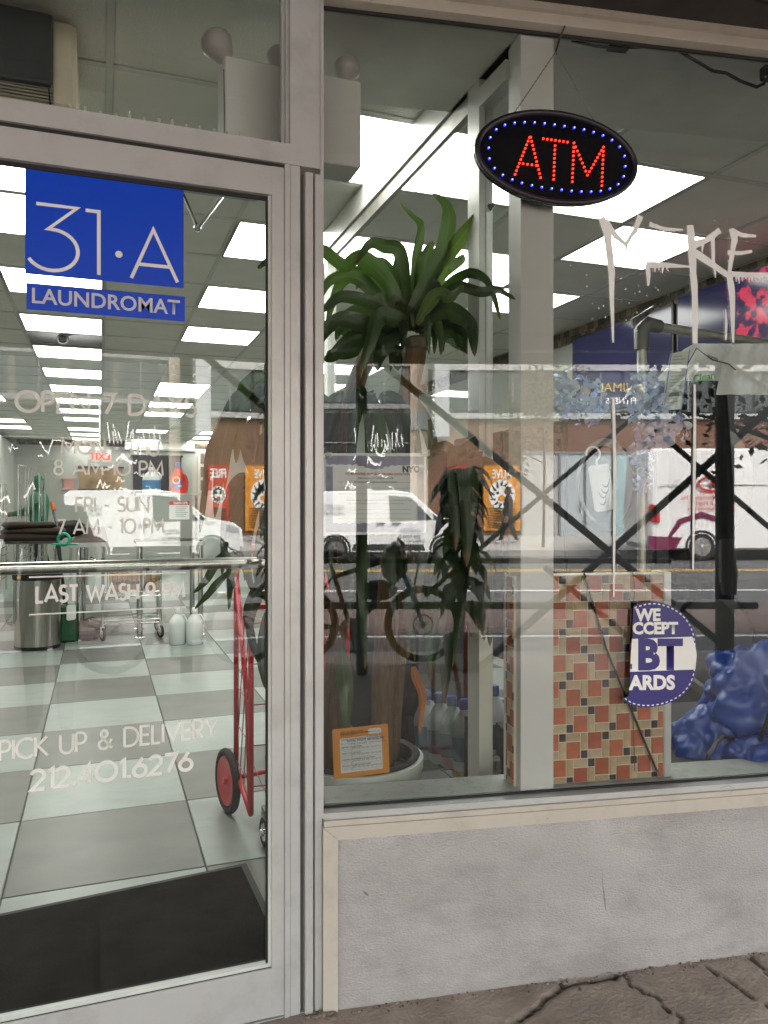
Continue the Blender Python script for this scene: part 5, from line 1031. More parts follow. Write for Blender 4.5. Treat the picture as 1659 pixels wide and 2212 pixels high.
# dark cabinets added to darken the room behind plant and partition
for (x0_, x1_, y0_, y1_, z1_, lab) in ((.29, .55, 1.45, 1.9, 1.86, 'tall black cabinet added as dark backing behind the corn plant'), (.66, 1.12, 1.35, 1.85, 1.62, 'black cabinet added as dark backing behind the glass partition')):
    t = thing('dark_backing_cabinet', lab, 'cabinet', ((x0_ + x1_) / 2, y0_, FZ)); MB().bev((x0_, y0_, FZ), (x1_, y1_, z1_), .008).build('case', mat('black_case', (.012, .013, .013), .5), t); MB().box((x0_ + .03, y0_ - .008, FZ + .1), (x1_ - .03, y0_ - .0005, z1_ - .06)).build('door_panel', BLACK, t); MB().tube([(x1_ - .07, y0_ - .03, .9), (x1_ - .07, y0_ - .03, 1.1)], .008, 6).build('handle', CHROME, t)
# ================================================================== PEOPLE
SKIN = [mat('skin_tone_%d' % k, c, .55, sub=0) for k, c in enumerate(((.30, .16, .10), (.16, .08, .05)))]
def person(label, loc, face, h, top, legs, shoes, hair, skin, arms, lo_skin=False, stride=.12, hood=None):
    """one continuous skinned body, coloured by region; face = heading; arms = list of (elbow, hand) offsets in units of height"""
    t = thing('person', label, 'person', loc)
    V = []; E = []; Rr = []
    def n(p, r, par=None): V.append(Vector(p) * h); Rr.append(r * h); i = len(V) - 1; (E.append((par, i)) if par is not None else None); return i
    pel = n((0, 0, .53), .085); w1 = n((0, 0, .60), .075, pel); ch = n((0, 0, .72), .088, w1); ne = n((0, 0, .825), .042, ch); n2 = n((0, .01, .865), .036, ne)
    for s_, (el, ha) in zip((-1, 1), arms):
        sh = n((s_ * .105, 0, .795), .042, ch); e_ = n((s_ * .12 + el[0], el[1], .795 + el[2]), .03, sh); a_ = n((s_ * .12 + ha[0], ha[1], .795 + ha[2]), .02, e_)
        hv = (V[a_] - V[e_]).normalized() / h; q = n(Vector(V[a_]) / h + hv * h * .045, .022, a_)
        n(Vector(V[q]) / h + hv * h * .035, .014, q)
        hp = n((s_ * .05, 0, .49), .062, pel); kn = n((s_ * .055, s_ * stride * .5 + .015, .28), .042, hp); an = n((s_ * .055, s_ * stride - .01, .045), .026, kn); n((s_ * .06, s_ * stride + .07, .022), .024, an)
    me = bpy.data.meshes.new('b'); me.from_pydata(V, E, []); o = bpy.data.objects.new('b', me); col.objects.link(o)
    m = o.modifiers.new('s', 'SKIN'); m.use_smooth_shade = True
    for q, r_ in zip(me.skin_vertices[0].data, Rr): q.radius = (r_ * 1.32, r_ * 1.12)
    me.skin_vertices[0].data[0].use_root = True; sb = o.modifiers.new('u', 'SUBSURF'); sb.levels = 2; sb.render_levels = 2
    M = Matrix.Translation(loc) @ Matrix.Rotation(face, 4, 'Z')
    dg = bpy.context.evaluated_depsgraph_get(); bm_ = bpy.data.meshes.new_from_object(o.evaluated_get(dg)); bpy.data.objects.remove(o)
    bm_.materials.clear(); [bm_.materials.append(q) for q in (top, legs, shoes, skin)]
    for pl_ in bm_.polygons:
        c = pl_.center / h; pl_.use_smooth = True; arm = abs(c.x) > .1 and c.z > .5
        hand = any((pl_.center - (V[k])).length < .055 * h for k in range(len(V)) if Rr[k] / h in (.022, .014) and abs(V[k].x) > 0 and V[k].z > .3 * h)
        pl_.material_index = 3 if c.z > .84 or hand else (0 if c.z > .53 or arm else (2 if c.z < .045 else (3 if lo_skin and c.z < .32 else 1)))
    bm_.transform(M); link('body', bm_, t)
    Mh = M @ Matrix.Translation((0, .015 * h, .925 * h)); b = MB(Mh); k = h / 1.75
    b.sph((0, 0, 0), .1 * k, 18, sc=(.78, .95, 1.2)); b.sph((0, .03 * k, -.075 * k), .055 * k, 12, sc=(.9, 1, .8)); b.sph((0, .098 * k, -.02 * k), .018 * k, 8, sc=(.8, 1, 1.3)); b.sph((.08 * k, 0, -.01 * k), .024 * k, 8, sc=(.4, .8, 1.2)); b.sph((-.08 * k, 0, -.01 * k), .024 * k, 8, sc=(.4, .8, 1.2)); b.build('head', skin, t, True)
    b = MB(Mh)
    for s_ in (-1, 1): b.sph((s_ * .032 * k, .085 * k, .012 * k), .011 * k, 8)
    b.sph((0, .088 * k, -.062 * k), .02 * k, 8, sc=(1.1, .4, .3)); b.build('face_features', BLACK, t)
    b = MB(Mh); b.sph((0, -.022 * k, .022 * k), .104 * k, 18, sc=(.84, .95, 1.16))
    if hood: b.sph((0, -.04 * k, -.04 * k), .11 * k, 14, sc=(.95, .9, 1.2))
    b.build('hood' if hood else 'hair', hood or hair, t, True)
    return t
HAIR = mat('dark_hair', (.012, .01, .008), .6); DK = mat('charcoal_cloth', (.03, .03, .035), .85); TEAL = mat('teal_cloth', (.02, .12, .13), .8); GRN = mat('green_cloth', (.012, .16, .085), .8, bump=.2, bscale=30); WSH = mat('white_sneaker', (.7, .7, .68), .5); JEAN = mat('dark_denim', (.03, .035, .05), .85)
hang = (((-.02, .02, -.17), (-.01, .06, -.32)), ((.02, -.02, -.17), (.01, .04, -.32)))
fwd = (((-.02, .06, -.15), (.02, .2, -.17)), ((.02, .06, -.15), (-.02, .2, -.17)))
p = atT(84, 1240, 13.2); person('person in a green hooded top bending over the laundry carts', (p.x, p.y, FZ), R(70), 1.74, GRN, DK, BLACK, HAIR, SKIN[1], fwd, hood=GRN)

# ================================================================== THE STREET BEHIND THE CAMERA (seen mirrored in the panes)
def rflD(x, y, Y): d = ray(x, y); p = CAM + d * (-CAM.y / d.y); r = Vector((d.x, -d.y, d.z)); return p + r * ((Y - p.y) / r.y)
SHED = mat('shed_green_steel', (.012, .022, .018), .6, 0, .2, 20); WOOD = mat('shed_plank', (.05, .042, .034), .9, 0, .3, 6)
sh = thing('sidewalk_shed', 'dark green steel sidewalk shed over the pavement', 'scaffold', (1.5, -4.2, 0))
for k in range(-4, 5): MB().tube([(.08 + 2.97 * k, -4.2, 0), (.08 + 2.97 * k, -4.2, 2.66)], .046 if k != 1 else .075, 10).build('post', SHED, sh, 40)
for x in (-9, -4.6, 5.6, 10): MB().tube([(x, -.8, 0), (x, -.8, 2.7)], .046, 10).build('post', SHED, sh, 40)
for y in (-4.2, -2.6, -.8): MB().box((-12, y - .06, 2.62 if y < -3 else 2.66), (14, y + .06, 2.76)).build('beam', SHED, sh)
for k in range(16): MB().box((-12, -4.62 + k * .285, 2.765), (14, -4.62 + k * .285 + .275, 2.81)).build('plank', WOOD, sh)
MB().box((-12, -4.62, 2.812), (14, -.02, 2.83)).build('deck_light_block', WOOD, sh)  # unseen sheet added to stop sky light leaking between the planks
MB().box((-12, -4.68, 2.60), (14, -4.63, 3.9)).build('parapet', mat('shed_board', (.012, .02, .03), .7), sh)
def br(x0, y0, x1, y1, Y, r): MB().tube([rflW(x0, y0, Y), rflW(x1, y1, Y)], r, 8).build('brace', SHED, sh, 40)
br(800, 762, 1590, 1415, -4.15, .03); br(930, 1540, 1760, 800, -4.25, .03); br(920, 1288, 1500, 790, -4.32, .02); br(1440, 945, 1760, 1220, -4.32, .024); br(1180, 1225, 1560, 1545, -4.1, .024)
br(560, 1212, 1452, 1212, -4.2, .022); br(560, 1309, 1640, 1309, -4.2, .03)
MB().tube([rflW(1573, 1165, -4.12), rflW(1578, 1240, -4.12), rflW(1580, 1285, -4.12)], [.05, .075, .055], 12).build('plastic_wrap', mat('grey_film', (.22, .23, .23), .3, bump=1., bscale=14), sh, 40)
# bicycle parked at the kerb
def bicycle():
    Y = -4.62; c1 = rflW(915, 1350, Y); fx, rx, r = c1.x, c1.x - 1.06, .335; z = r + .003
    t = thing('bicycle', 'black electric bicycle with a blue fork parked at the kerb', 'bicycle', (fx - .5, Y, 0))
    for x in (fx, rx):
        M = Matrix.Translation((x, Y, z)) @ Matrix.Rotation(R(90), 4, 'X')
        w_ = MB(M); w_.tube([((r - .026) * math.cos(k * math.pi / 20), (r - .026) * math.sin(k * math.pi / 20), 0) for k in range(40)], .026, 8, closed=True); wo = w_.build('wheel', BLACK_R, t, True)
        q = MB(M); q.tube([((r - .055) * math.cos(k * math.pi / 20), (r - .055) * math.sin(k * math.pi / 20), 0) for k in range(40)], .011, 6, closed=True); q.build('rim', BLACK, wo, True)
        q = MB(M)
        for k in range(28): a_ = k * 2 * math.pi / 28; q.tube([(.03 * math.cos(a_ + 1), .03 * math.sin(a_ + 1), .02 if k % 2 else -.02), ((r - .06) * math.cos(a_), (r - .06) * math.sin(a_), 0)], .0016, 4)
        q.build('spokes', CHROME, wo); q = MB(M); q.tube([(0, 0, -.05), (0, 0, .05)], .03, 10); q.tube([(.085 * math.cos(k * .3142), .085 * math.sin(k * .3142), -.035) for k in range(20)], .006, 5, closed=True); q.build('hub', CHROME, wo, 40)
    hd = Vector((fx - .2, Y, .93)); bb = Vector((fx - .62, Y, .3)); st = Vector((fx - .78, Y, .8)); hl = Vector((fx - .17, Y, .8))
    b = MB(); b.tube([hl, bb], .03, 10).tube([st, bb], .02, 8).tube([st + Vector((.02, 0, -.05)), hd], .022, 8)
    for s_ in (-.06, .06): b.tube([bb + Vector((0, s_, 0)), (rx, Y + s_, z)], .012, 6).tube([st + Vector((0, s_ * .3, -.05)), (rx, Y + s_, z)], .01, 6)
    b.build('frame', BLACK, t, 50)
    b = MB()
    for s_ in (-.065, .065): b.tube([hl + Vector((.0, s_ * .9, -.02)), Vector((fx - .1, Y + s_, .62)), Vector((fx, Y + s_, z))], [.022, .024, .014], 8)
    b.build('fork', mat('blue_fork', (.02, .12, .42), .35), t, True)
    MB().tube([hd + Vector((-.02, 0, .08)), hl], .02, 8).tube([hd + Vector((.0, -.34, .13)), hd + Vector((.03, -.15, .1)), hd + Vector((.03, .15, .1)), hd + Vector((0, .34, .13))], .014, 8).build('handlebar', BLACK, t, True)
    MB().tube([hd + Vector((.03, .2, .1)), hd + Vector((.16, .16, -.02)), hd + Vector((.12, .05, -.25)), hl], .005, 5).tube([hd + Vector((.03, -.2, .1)), hd + Vector((.2, -.1, .02)), hd + Vector((.13, -.05, -.28)), (fx, Y - .07, z)], .005, 5).build('cable', BLACK, t, True)
    MB().tube([st, st + Vector((-.03, 0, .12))], .014, 8).sph(st + Vector((-.04, 0, .15)), .13, 12, sc=(1.05, .65, .3)).build('saddle', BLACK, t, True)
    MB(Matrix.Translation(bb) @ Matrix.Rotation(R(90), 4, 'X')).lathe([(.02, -.06), (.1, -.058), (.1, -.052), (.02, -.05), (.02, .06)], 20).build('crank', CHROME, t, 40); MB().tube([bb + Vector((0, .06, 0)), bb + Vector((.03, .07, -.17))], .011, 6).cbox(bb + Vector((.03, .12, -.17)), (.09, .09, .025)).build('pedal', BLACK, t)
    MB().box((rx + .12, Y - .09, .82), (rx - .32 + .1, Y + .09, .84)).build('carrier', BLACK, t)
    q = MB(); q.add(*blob(bb + Vector((.24, 0, .33)), .1, (1.6, .6, .9), 8, .1, 2, 3)).build('battery_bag', DK, t, True)
    return t, hd
bike, hd = bicycle()
BAG = mat('grey_carrier_film', (.42, .41, .40), .35, 0, .15, 6, .8, 16, alpha=.93)
p = rflW(852, 1215, -4.45); t = thing('carrier_bag', 'grey plastic carrier bag hanging from the bicycle handlebar', 'bag', p)
MB().add(*blob(p, .13, (.85, .7, 1.25), 15, .2, 1.8, 4, .05)).build('sack', BAG, t, True); MB().tube([p + Vector((-.06, 0, .12)), hd + Vector((.02, .17, .1)), p + Vector((.05, 0, .13))], .012, 6).build('handles', BAG, t, True)
# vehicles
VW = mat('white_van_paint', (.78, .78, .78), .25, 0, .02, 1, coat=.6); VG = mat('van_glass', (.035, .05, .05), .06); VT = mat('van_trim', (.02, .02, .022), .6); LAMPR = mat('red_lens', (.4, .01, .015), .2); LAMPW = mat('clear_lens', (.5, .5, .52), .1); ALLOY = mat('wheel_alloy', (.5, .5, .5), .3, .9)
def van(label, x0, Y, prof, hw, wheels, wr, zroad, flip=1):
    """x measured from the tail; the side facing the shop lies at Y"""
    t = thing('parked_van', label, 'van', (x0, Y - hw, zroad)); top = max(z for x, z in prof)
    def ww(z): return hw if z < top * .55 else hw - (z - top * .55) / (top * .45) * .14
    rows = [(-1., .90), (-.94, .99), (-.5, 1.), (.5, 1.), (.94, .99), (1., .90)]; v = []; f = []; n = len(prof); cx = sum(p[0] for p in prof) / n; cz = sum(p[1] for p in prof) / n
    for u, s_ in rows:
        for x, z in prof: k = 1 - (1 - s_) * .35; v.append((x0 + cx + (x - cx) * k, Y - hw + u * ww(z), zroad + cz + (z - cz) * k))
    for r_ in range(len(rows) - 1): f += [(r_ * n + i, r_ * n + (i + 1) % n, (r_ + 1) * n + (i + 1) % n, (r_ + 1) * n + i) for i in range(n)]
    f += [tuple(range(n)), tuple((len(rows) - 1) * n + i for i in range(n - 1, -1, -1))]
    MB().add(v, f).build('body', VW, t, 25)
    for x in wheels:
        for s_ in (0, 1):
            yy = Y - .1 if s_ == 0 else Y - 2 * hw + .1; M = Matrix.Translation((x0 + x, yy, zroad + wr)) @ Matrix.Rotation(R(-90), 4, 'X')
            b = MB(M); b.lathe([(wr * .6, -.1), (wr * .95, -.1), (wr, -.06), (wr, .07), (wr * .95, .104), (wr * .66, .106)], 28); wo = b.build('wheel', BLACK_R, t, 40)
            if s_ == 0:
                MB(M).lathe([(wr * .66, .107), (wr * .6, .09), (wr * .2, .1), (wr * .12, .112), (.001, .113)], 24).build('rim', ALLOY, wo, 40); q = MB(M)
                for k in range(5): a_ = k * 1.2566; q.cbox((wr * .4, 0, .101), (wr * .36, wr * .16, .03), Matrix.Rotation(a_, 4, 'Z'))
                q.build('spoke', ALLOY, wo); MB(Matrix.Translation((x0 + x, Y + .004, zroad + wr))).add([(wr * 1.2 * math.cos(k * .19), 0, wr * 1.2 * math.sin(k * .19)) for k in range(-1, 18)] + [(wr * 1.02 * math.cos(k * .19), 0, wr * 1.02 * math.sin(k * .19)) for k in range(-1, 18)], [(i, i + 1, 20 + i, 19 + i) for i in range(18)]).build('wheel_arch', VT, t)
    def side(poly, mt, name, z=.006): MB(face_mat((x0, Y, zroad), (1, 0, 0)) @ Matrix.Scale(-1, 4, (0, 0, 1))).prism(poly, -.03, z).build(name, mt, t)
    def tin(z): return hw - ww(z)
    def sidet(poly, mt, name, d=.008):         # panel that follows the body's tumblehome
        P = [(x0 + x, Y - tin(z) + d, zroad + z) for x, z in poly]; Q = [(x, y - .02, z) for x, y, z in P]; n_ = len(P)
        MB().add(P + Q, [tuple(range(n_)), tuple(range(2 * n_ - 1, n_ - 1, -1))] + [(i, (i + 1) % n_, n_ + (i + 1) % n_, n_ + i) for i in range(n_)]).build(name, mt, t)
    return t, sidet
prof1 = [(0, .35), (.03, 1.2), (.1, 1.72), (.25, 1.83), (2.3, 1.86), (2.75, 1.8), (3.45, 1.17), (4.15, 1.03), (4.38, .85), (4.42, .4), (4.3, .24), (.1, .24)]
x0 = rflD(528, 1100, -18.).x - 4.42
t, sp = van('small white cargo van parked across the street', x0, -18., prof1, .9, (.78, 3.6), .33, -.13)
sp([(2.2, 1.08), (3.28, 1.1), (2.72, 1.68), (2.16, 1.72)], VG, 'side_window'); sp([(3.33, 1.1), (3.5, 1.1), (3.3, 1.25)], VG, 'quarter_window')
for xx in (1.08, 2.1, 3.3): sp([(xx, .35), (xx + .012, .35), (xx + .012, 1.0 if xx > 3 else 1.72), (xx, 1.0 if xx > 3 else 1.72)], mat('panel_gap', (.2, .2, .2), .6), 'panel_gap', .004)
sp([(1.2, .3), (3.1, .3), (3.05, .46), (1.25, .46)], VT, 'lower_moulding'); sp([(1.85, .98), (2.05, .98), (2.05, 1.02), (1.85, 1.02)], VT, 'door_handle', .02); sp([(2.25, .98), (2.45, .98), (2.45, 1.02), (2.25, 1.02)], VT, 'door_handle', .02); sp([(3.95, .82), (4.3, .74), (4.28, .9), (4.0, .98)], LAMPW, 'headlight', .01); sp([(.02, 1.0), (.12, 1.0), (.12, 1.5), (.05, 1.5)], LAMPR, 'tail_light', .01)
INKV = mat('van_lettering', (.22, .24, .26), .6)
for s_, xx, zz, sz in (('UNITED', 1.0, 1.36, .19), ('347.592.4555', 1.0, 1.22, .12), ('UNITED', 2.98, .76, .15), ('3030 95TH ST', 2.98, .62, .1), ('QUEENS NY 11369', 3.1, .51, .09)): txt(s_, sz, INKV, face_mat((x0 + xx, -18. + .014 - (.06 if zz > 1.2 else 0), -.13 + zz), (-1, 0, 0)), t, off=.002)
txt('58600', .1, INKV, face_mat((x0 + 3.68, -18. + .012, -.13 + 1.0), (-1, 0, 0)), t)
prof2 = [(0, .45), (.0, 1.6), (.06, 2.85), (.2, 2.98), (4.2, 2.98), (4.75, 2.75), (5.35, 1.75), (6.0, 1.4), (6.2, 1.1), (6.2, .45), (6., .3), (.1, .3)]
xw = rflW(1402, 1100, -18.2).x
t, sp = van('tall white work van with red lettering parked across the street', xw, -18.2, prof2, 1.02, (1.42, 5.05), .37, -.13)
for xx in (1.2, 3.9): sp([(xx, .5), (xx + .014, .5), (xx + .014, 2.6), (xx, 2.6)], MATS['panel_gap'], 'panel_gap', .004)
sp([(.02, 1.05), (.3, 1.0), (.3, 1.45), (.02, 1.5)], LAMPR, 'tail_light', .02); sp([(.0, .3), (.7, .3), (.9, .62), (.0, .66)], mat('maroon_paint', (.16, .012, .06), .4), 'lower_moulding', .012); sp([(4.35, 1.65), (5.2, 1.65), (4.75, 2.45), (4.35, 2.5)], VG, 'side_window'); sp([(.35, 2.0), (3.8, 2.0), (3.8, 2.012), (.35, 2.012)], MATS['panel_gap'], 'crease'); sp([(.5, .62), (.6, .62), (.9, 1.0), (1.42, 1.16), (1.95, 1.0), (2.2, .62), (2.3, .62), (2.05, 1.1), (1.42, 1.3), (.8, 1.1)], MATS['maroon_paint'], 'wheel_arch_flare', .012)
RDV = mat('red_lettering', (.5, .035, .03), .5)
for s_, xx, zz, sz in (('Copper Mechanical Inc.', 2.35, 1.62, .16), ('Plumbing & Heating', 2.3, 1.47, .15), ('coppermechanicalinc.com', 2.35, 1.34, .125), ('718 937 8242', 1.9, 1.78, .1)): txt(s_, sz, RDV, face_mat((xw + xx, -18.2 + .02, -.13 + zz), (-1, 0, 0)), t, off=.002)
Ml = face_mat((xw + 1.75, -18.2 - .02, -.13 + 2.03), (-1, 0, 0)); b = MB(Ml); b.ribbon(arc(0, 0, .42, .19, 20, 390, 30), .06); b.build('logo_ring', RDV, t); txt('M', .3, RDV, Ml @ Matrix.Translation((-.12, -.11, .004)), t, off=.01); txt('opper', .12, INKV, Ml @ Matrix.Translation((-.36, -.02, .006)), t); MB(Ml).prism(arc(.1, .2, .12, .06, 0, 180, 10), 0, .004).build('logo_sun', mat('logo_yellow', (.7, .45, .03), .5), t)
# ---- buildings across the street
YB = -24.2
def fx(px): return rflW(px, 1088, YB).x
def fz(py): return rflW(1100, py, YB).z
def brickmat(name, c1, c2, mo):
    m = bpy.data.materials.new(name); m.use_nodes = True; n = m.node_tree; L = n.links; b = n.nodes['Principled BSDF']; tc = n.nodes.new('ShaderNodeTexCoord'); mp = n.nodes.new('ShaderNodeMapping'); mp.inputs['Rotation'].default_value = (R(90), 0, 0); L.new(tc.outputs['Object'], mp.inputs[0])
    br_ = n.nodes.new('ShaderNodeTexBrick'); br_.inputs['Scale'].default_value = 1; br_.inputs['Brick Width'].default_value = .22; br_.inputs['Row Height'].default_value = .075; br_.inputs['Mortar Size'].default_value = .007; br_.inputs['Color1'].default_value = (*c1, 1); br_.inputs['Color2'].default_value = (*c2, 1); br_.inputs['Mortar'].default_value = (*mo, 1); L.new(mp.outputs[0], br_.inputs[0]); L.new(br_.outputs[0], b.inputs['Base Color']); b.inputs['Roughness'].default_value = .9; return m
BRK = brickmat('far_brick', (.15, .062, .035), (.2, .09, .05), (.2, .165, .13)); PANW = mat('pale_cladding', (.40, .40, .39), .6, var=.05); WGL = mat('far_window_glass', (.05, .065, .07), .08); GFR = mat('grey_mullion', (.22, .225, .23), .5)
def slab(t, x0, x1, z0, z1, mt, name, d=.0, th=.3): return MB().box((x0, YB - th, z0), (x1, YB + d, z1)).build(name, mt, t)
A = thing('brick_building', 'brick building with a pale upper storey and white doors across the street', 'building', (7, YB, 0)); xa, xe = 2.15, 16.
slab(A, xa, xe, -.2, fz(905), BRK, 'wall', 0, 5); slab(A, xa, xe, fz(905), fz(893), PANW, 'cornice', .12); slab(A, xa, xe, fz(893), fz(800), VT, 'spandrel', -.05, 5); slab(A, xa, xe, fz(800), fz(700), PANW, 'upper_band', .05, 5)
for k in range(9):
    x = xa + .7 + k * 1.5; MB().box((x, YB - .048, fz(889)), (x + 1.38, YB - .03, fz(803))).build('window', WGL, A); MB().box((x + .66, YB - .029, fz(889)), (x + .71, YB, fz(803))).build('mullion', GFR, A)
slab(A, xa, xe, fz(700), 7.9, WGL, 'upper_glazing', -.04, 5); slab(A, xa, xe, 7.9, 9.0, PANW, 'parapet', .05, 5)
for (p0, p1, m_, n_) in ((1130, 1207, PANW, 'white_panel'), (1212, 1262, mat('pale_door', (.42, .47, .5), .5), 'door'), (1266, 1322, MATS['pale_door'], 'door'), (1328, 1392, mat('aqua_panel', (.35, .5, .52), .4), 'aqua_panel')):
    d_ = MB().box((fx(p0), YB, .3), (fx(p1), YB + .05, fz(980))).build(n_, m_, A)
    MB().box((fx(p0) - .04, YB, .3), (fx(p0), YB + .09, fz(976))).box((fx(p1), YB, .3), (fx(p1) + .04, YB + .09, fz(976))).box((fx(p0), YB, fz(980)), (fx(p1), YB + .09, fz(976))).build('frame', GFR, d_)
    if n_ == 'door': MB().tube([(fx(p1) - .12, YB + .1, 1.1), (fx(p1) - .12, YB + .1, 1.5)], .02, 6).build('handle', CHROME, d_)
t = thing('animal_sign', 'yellow and white gym sign in the upper windows across the street', 'sign', (8, YB, fz(870))); txt('ANIMAL', .44, mat('sign_yellow', (.65, .5, .05), .5), face_mat((fx(1392), YB + .06, fz(846)), (-1, 0, 0)), t); txt('FITNESS', .3, WHITE, face_mat((fx(1375), YB + .06, fz(872)), (-1, 0, 0)), t, off=.005)
B = thing('dark_storefront', 'black painted storefront covered in graffiti across the street', 'building', (-3, YB, 0)); xa, xe = -12., 1.55
BLK = mat('black_facade', (.014, .014, .016), .5); slab(B, xa, xe, -.2, fz(893), BLK, 'wall', 0, 5); slab(B, xa, xe, fz(893), 7.2, mat('grey_facade', (.13, .125, .115), .8), 'upper_wall', .02, 5)
for k in range(9):
    x = xe - 1.5 - k * 1.5; w_ = MB().box((x, YB + .022, fz(870)), (x + 1.25, YB + .04, fz(790))).build('window', WGL, B); MB().box((x + .6, YB + .041, fz(870)), (x + .64, YB + .08, fz(790))).build('mullion', GFR, w_)
slab(B, xa, xe, fz(792), fz(780), GFR, 'sill_band', .1); slab(B, xa, xe, fz(884), fz(874), GFR, 'sill_band', .1); slab(B, xa, xe, fz(958), fz(956), GFR, 'shutter_rail', .04)
t = thing('storefront_graffiti', 'white graffiti scrawls on the black storefront across the street', 'graffiti', (-1, YB, 1)); M = face_mat((0, YB + .03, 0), (-1, 0, 0))
for k in range(46):
    cx_, cz_ = random.uniform(-1.5, 7.5), random.uniform(1., 3.6); sz = random.uniform(.15, .55); P = [(cx_, cz_)]
    for j in range(random.randint(3, 7)): P.append((P[-1][0] + random.uniform(.08, .4) * sz, cz_ + random.uniform(-1, 1) * sz * .55))
    MB(M).ribbon(P, random.uniform(.02, .05), z=.001 * (k % 7)).build('scrawl', GRF, t)
for k in range(14): zz = 3.3; xx = -1.3 + k * .12; MB(M).ribbon([(xx, zz), (xx + random.uniform(-.1, .15), zz + random.uniform(.2, .75))], .035, z=.001 * (k % 5)).build('scrawl', GRF, t)
Cc = thing('beige_pier', 'narrow beige pier between the black storefront and brick building', 'pier', (1.85, YB, 0)); slab(Cc, 1.55, 2.15, -.2, 9, mat('beige_stone', (.5, .42, .33), .8), 'shaft', .1, 4); slab(Cc, 1.56, 2.14, fz(930), fz(890), PANW, 'band', .16)
t = thing('blade_sign', 'vertical grey blade sign with raised silver letters across the street', 'sign', (2.5, YB, fz(950))); MB().box((2.3, YB + .05, fz(948)), (2.78, YB + .95, 7.)).build('blade', mat('grey_blade', (.45, .46, .48), .5), t); SLV = mat('silver_letter', (.62, .62, .62), .25, .9)
for k, ch_ in enumerate('BOOKSTORE'): txt(ch_, .42, SLV, face_mat((2.79, YB + .3, fz(938) + (8 - k) * .42), (0, -1, 0)), t, th=.05, off=.01); txt(ch_, .42, SLV, face_mat((2.29, YB + .62, fz(938) + (8 - k) * .42), (0, 1, 0)), t, th=.05, off=.01)
def poster(label, p0, p1, word, base, ink):
    t = thing('wall_poster', label, 'poster', ((fx(p0) + fx(p1)) / 2, YB, fz(1145)), 'tall posters across the street'); w_ = fx(p1) - fx(p0); z0, z1 = fz(1146), fz(1006); M = face_mat((fx(p1), YB + .06, z0), (-1, 0, 0)); h_ = z1 - z0
    MB(M).prism([(0, 0), (w_, 0), (w_, h_), (0, h_)], -.05, 0).build('board', base, t); txt(word, .42, WHITE, M @ Matrix.Translation((w_ / 2, h_ - .42, .006)), t, off=.012, align='CENTER', sx=.62)
    MB(M).prism([(w_ * .5 + p[0] * w_, h_ * .55 + p[1] * w_) for p in arc(0, 0, .36, .42, 0, 350, 24)], .004, .008).build('face_print', WHITE, t)
    b = MB(M)
    for k in range(13): a_ = k * .48; b.ribbon([(w_ * (.5 + .2 * math.cos(a_)), h_ * .55 + w_ * .24 * math.sin(a_)), (w_ * (.5 + .34 * math.cos(a_ + .2)), h_ * .55 + w_ * .4 * math.sin(a_ + .2))], [.09, .02], z=.012 + .001 * (k % 3))
    for k in range(9): b.ribbon([(w_ * .1, h_ * (.05 + k * .035)), (w_ * (.4 + .1 * (k % 3)), h_ * (.02 + k * .04)), (w_ * .9, h_ * (.06 + k * .035))], [.02, .06, .02], z=.012)
    for s_ in (-.12, .12): b.prism([(w_ * (.5 + s_) + p[0], h_ * .58 + p[1]) for p in arc(0, 0, .06, .05, 0, 340, 10)], .01, .014)
    b.build('stripe_print', ink, t)
    MB(M).prism([(w_ * .5 + p[0] * w_, h_ * .5 + p[1] * w_) for p in arc(0, 0, .1, .08, 0, 340, 12)], .012, .016).build('muzzle_print', base, t)
poster('red poster with a striped cat face beside the pier', 966, 1010, 'FREE', mat('poster_red', (.5, .05, .03), .6), mat('poster_ink', (.02, .015, .01), .6)); poster('orange poster with a striped cat face on the brick wall', 1045, 1124, 'ALIVE', mat('poster_orange', (.7, .27, .02), .6), MATS['poster_ink'])
D_ = thing('dark_corner_building', 'dark building beyond the tall work van', 'building', (22, YB, 0)); slab(D_, 16.02, 40, -.2, 8.5, mat('umber_facade', (.09, .07, .055), .8), 'wall', 0, 5)
for k in range(8): MB().box((16.8 + k * 2.6, YB, 3.2), (18.6 + k * 2.6, YB + .03, 5.4)).build('window', WGL, D_)
E_ = thing('corner_block', 'plain grey building at the far left across the street', 'building', (-26, YB, 0)); slab(E_, -40, -12.02, -.2, 9, mat('taupe_facade', (.3, .28, .25), .8), 'wall', 0, 5)
for k in range(9): MB().box((-38.5 + k * 2.9, YB, 3.6), (-36.8 + k * 2.9, YB + .03, 6.)).build('window', WGL, E_)
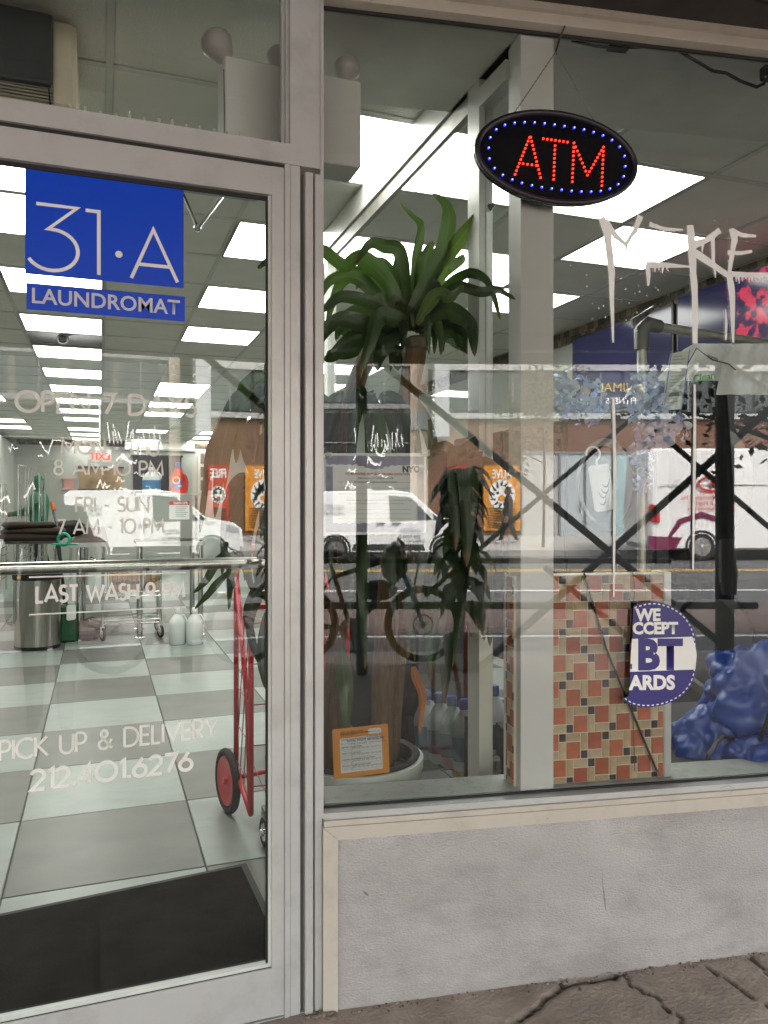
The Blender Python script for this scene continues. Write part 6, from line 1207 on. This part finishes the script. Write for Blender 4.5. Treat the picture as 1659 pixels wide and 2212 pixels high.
# ---- trees
def tree(label, base, h, r, cz, nl, ls, mt, bark, seed, trunk_r=.05, limbs=9):
    random.seed(seed); t = thing('street_tree', label, 'tree', base); B0 = Vector(base); b = MB(); tips = []
    b.tube([B0, B0 + Vector((.03, .02, h * .4)), B0 + Vector((-.02, .0, h * .95))], [trunk_r, trunk_r * .75, trunk_r * .2], 8)
    for k in range(limbs):
        z0 = h * random.uniform(.35, .85); a_ = k * 2.4; d = Vector((math.cos(a_), math.sin(a_) * .8, random.uniform(.3, .9))).normalized(); L_ = r * random.uniform(.6, 1.1); p0 = B0 + Vector((0, 0, z0)); p1 = p0 + d * L_ * .5 + Vector((0, 0, .05)); p2 = p0 + d * L_
        b.tube([p0, p1, p2], [trunk_r * .45, trunk_r * .28, trunk_r * .08], 5); tips += [p1, p2, p0.lerp(p2, .75)]
    b.build('trunk', bark, t, True); v = []; f = []
    for k in range(nl):
        c = random.choice(tips) + Vector((random.gauss(0, 1), random.gauss(0, 1), random.gauss(0, 1))) * r * .2; d = Vector((random.gauss(0, 1), random.gauss(0, 1), random.gauss(0, .7) - .4)).normalized(); u = d.orthogonal().normalized(); s_ = ls * random.uniform(.6, 1.2); o = len(v)
        v += [c, c + d * s_ * .5 + u * s_ * .28, c + d * s_, c + d * s_ * .5 - u * s_ * .28]; f.append((o, o + 1, o + 2, o + 3))
    MB().add(v, f).build('crown', mt, t); random.seed(seed + 1)
BARK = mat('tree_bark', (.09, .07, .055), .9, bump=.5, bscale=30)
p = rflW(1600, 1400, -5.6); tree('leafy kerbside tree beyond the right shed post', (p.x, -4.85, -.01), 4.4, 1.15, 3, 1500, .1, mat('dark_foliage', (.03, .042, .02), .6), BARK, 21, .06, 16)
p = rflW(1175, 1150, -21.2); tree('slender pale leaved young tree on the far sidewalk', (p.x, -21.2, .07), 6.2, 1.5, 4, 1400, .16, mat('pale_foliage', (.16, .15, .05), .7), BARK, 33, .05, 14)
p = rflW(1000, 1250, -4.4); t = thing('silhouette_shrub', 'dark broad-leaved shrub in a tub added beside the bicycle as a silhouette', 'shrub', (p.x, -4.4, 0)); random.seed(77)  # added shrub, blocks the mirrored street as a dark leafy shape
MB(Matrix.Translation((p.x, -4.4, 0))).lathe([(.11, .0), (.14, .02), (.16, .26), (.15, .28), (.13, .24)], 18).build('tub', BLACK, t, 40); b = MB()
for q in range(4): b.tube([(p.x, -4.4, .2), (p.x + .05 * math.cos(q * 1.6), -4.4 + .05 * math.sin(q * 1.6), .9), (p.x + .09 * math.cos(q * 1.6), -4.4 + .08 * math.sin(q * 1.6), 1.62)], [.014, .011, .004], 6)
b.build('stems', BARK, t, True); DKF = mat('shrub_leaf', (.016, .026, .014), .45, 0, .3, 8)
for q in range(100):
    z = .5 + 1.2 * random.random() ** .8; a_ = q * 2.4; rr_ = random.uniform(.02, .1); c = Vector((p.x + rr_ * math.cos(a_), -4.4 + rr_ * math.sin(a_), z)); d = Vector((math.cos(a_), math.sin(a_), random.uniform(-.9, .1))).normalized(); s_ = random.uniform(.16, .27); u = d.cross(Vector((0, 0, 1))).normalized(); L5 = []
    for i in range(6): e_ = i / 5; pc_ = c + d * s_ * e_ * (1 - .25 * e_) + Vector((0, 0, -.55 * s_ * e_ * e_)); w_ = s_ * .36 * math.sin(math.pi * (.06 + .92 * e_) ** .8); L5 += [pc_ + u * w_ + Vector((0, 0, w_ * .3)), pc_, pc_ - u * w_ + Vector((0, 0, w_ * .3))]
    MB().add(L5, [(i * 3 + j, i * 3 + j + 1, i * 3 + j + 4, i * 3 + j + 3) for i in range(5) for j in (0, 1)]).build('leaf', DKF, t, True)
# ---- people on the street
person('person in a dark coat added on the pavement to darken the door reflection', (-.84, -3.2, 0), 0, 1.64, DK, JEAN, BLACK, HAIR, SKIN[0], hang, stride=.03)  # added figure, gives the door glass a dark silhouette
p = rflD(588, 1100, -22.); person('pedestrian in black with white sneakers on the far sidewalk', (p.x, -22., .16), R(90), 1.75, DK, BCL, WSH, HAIR, SKIN[0], hang, stride=.16)
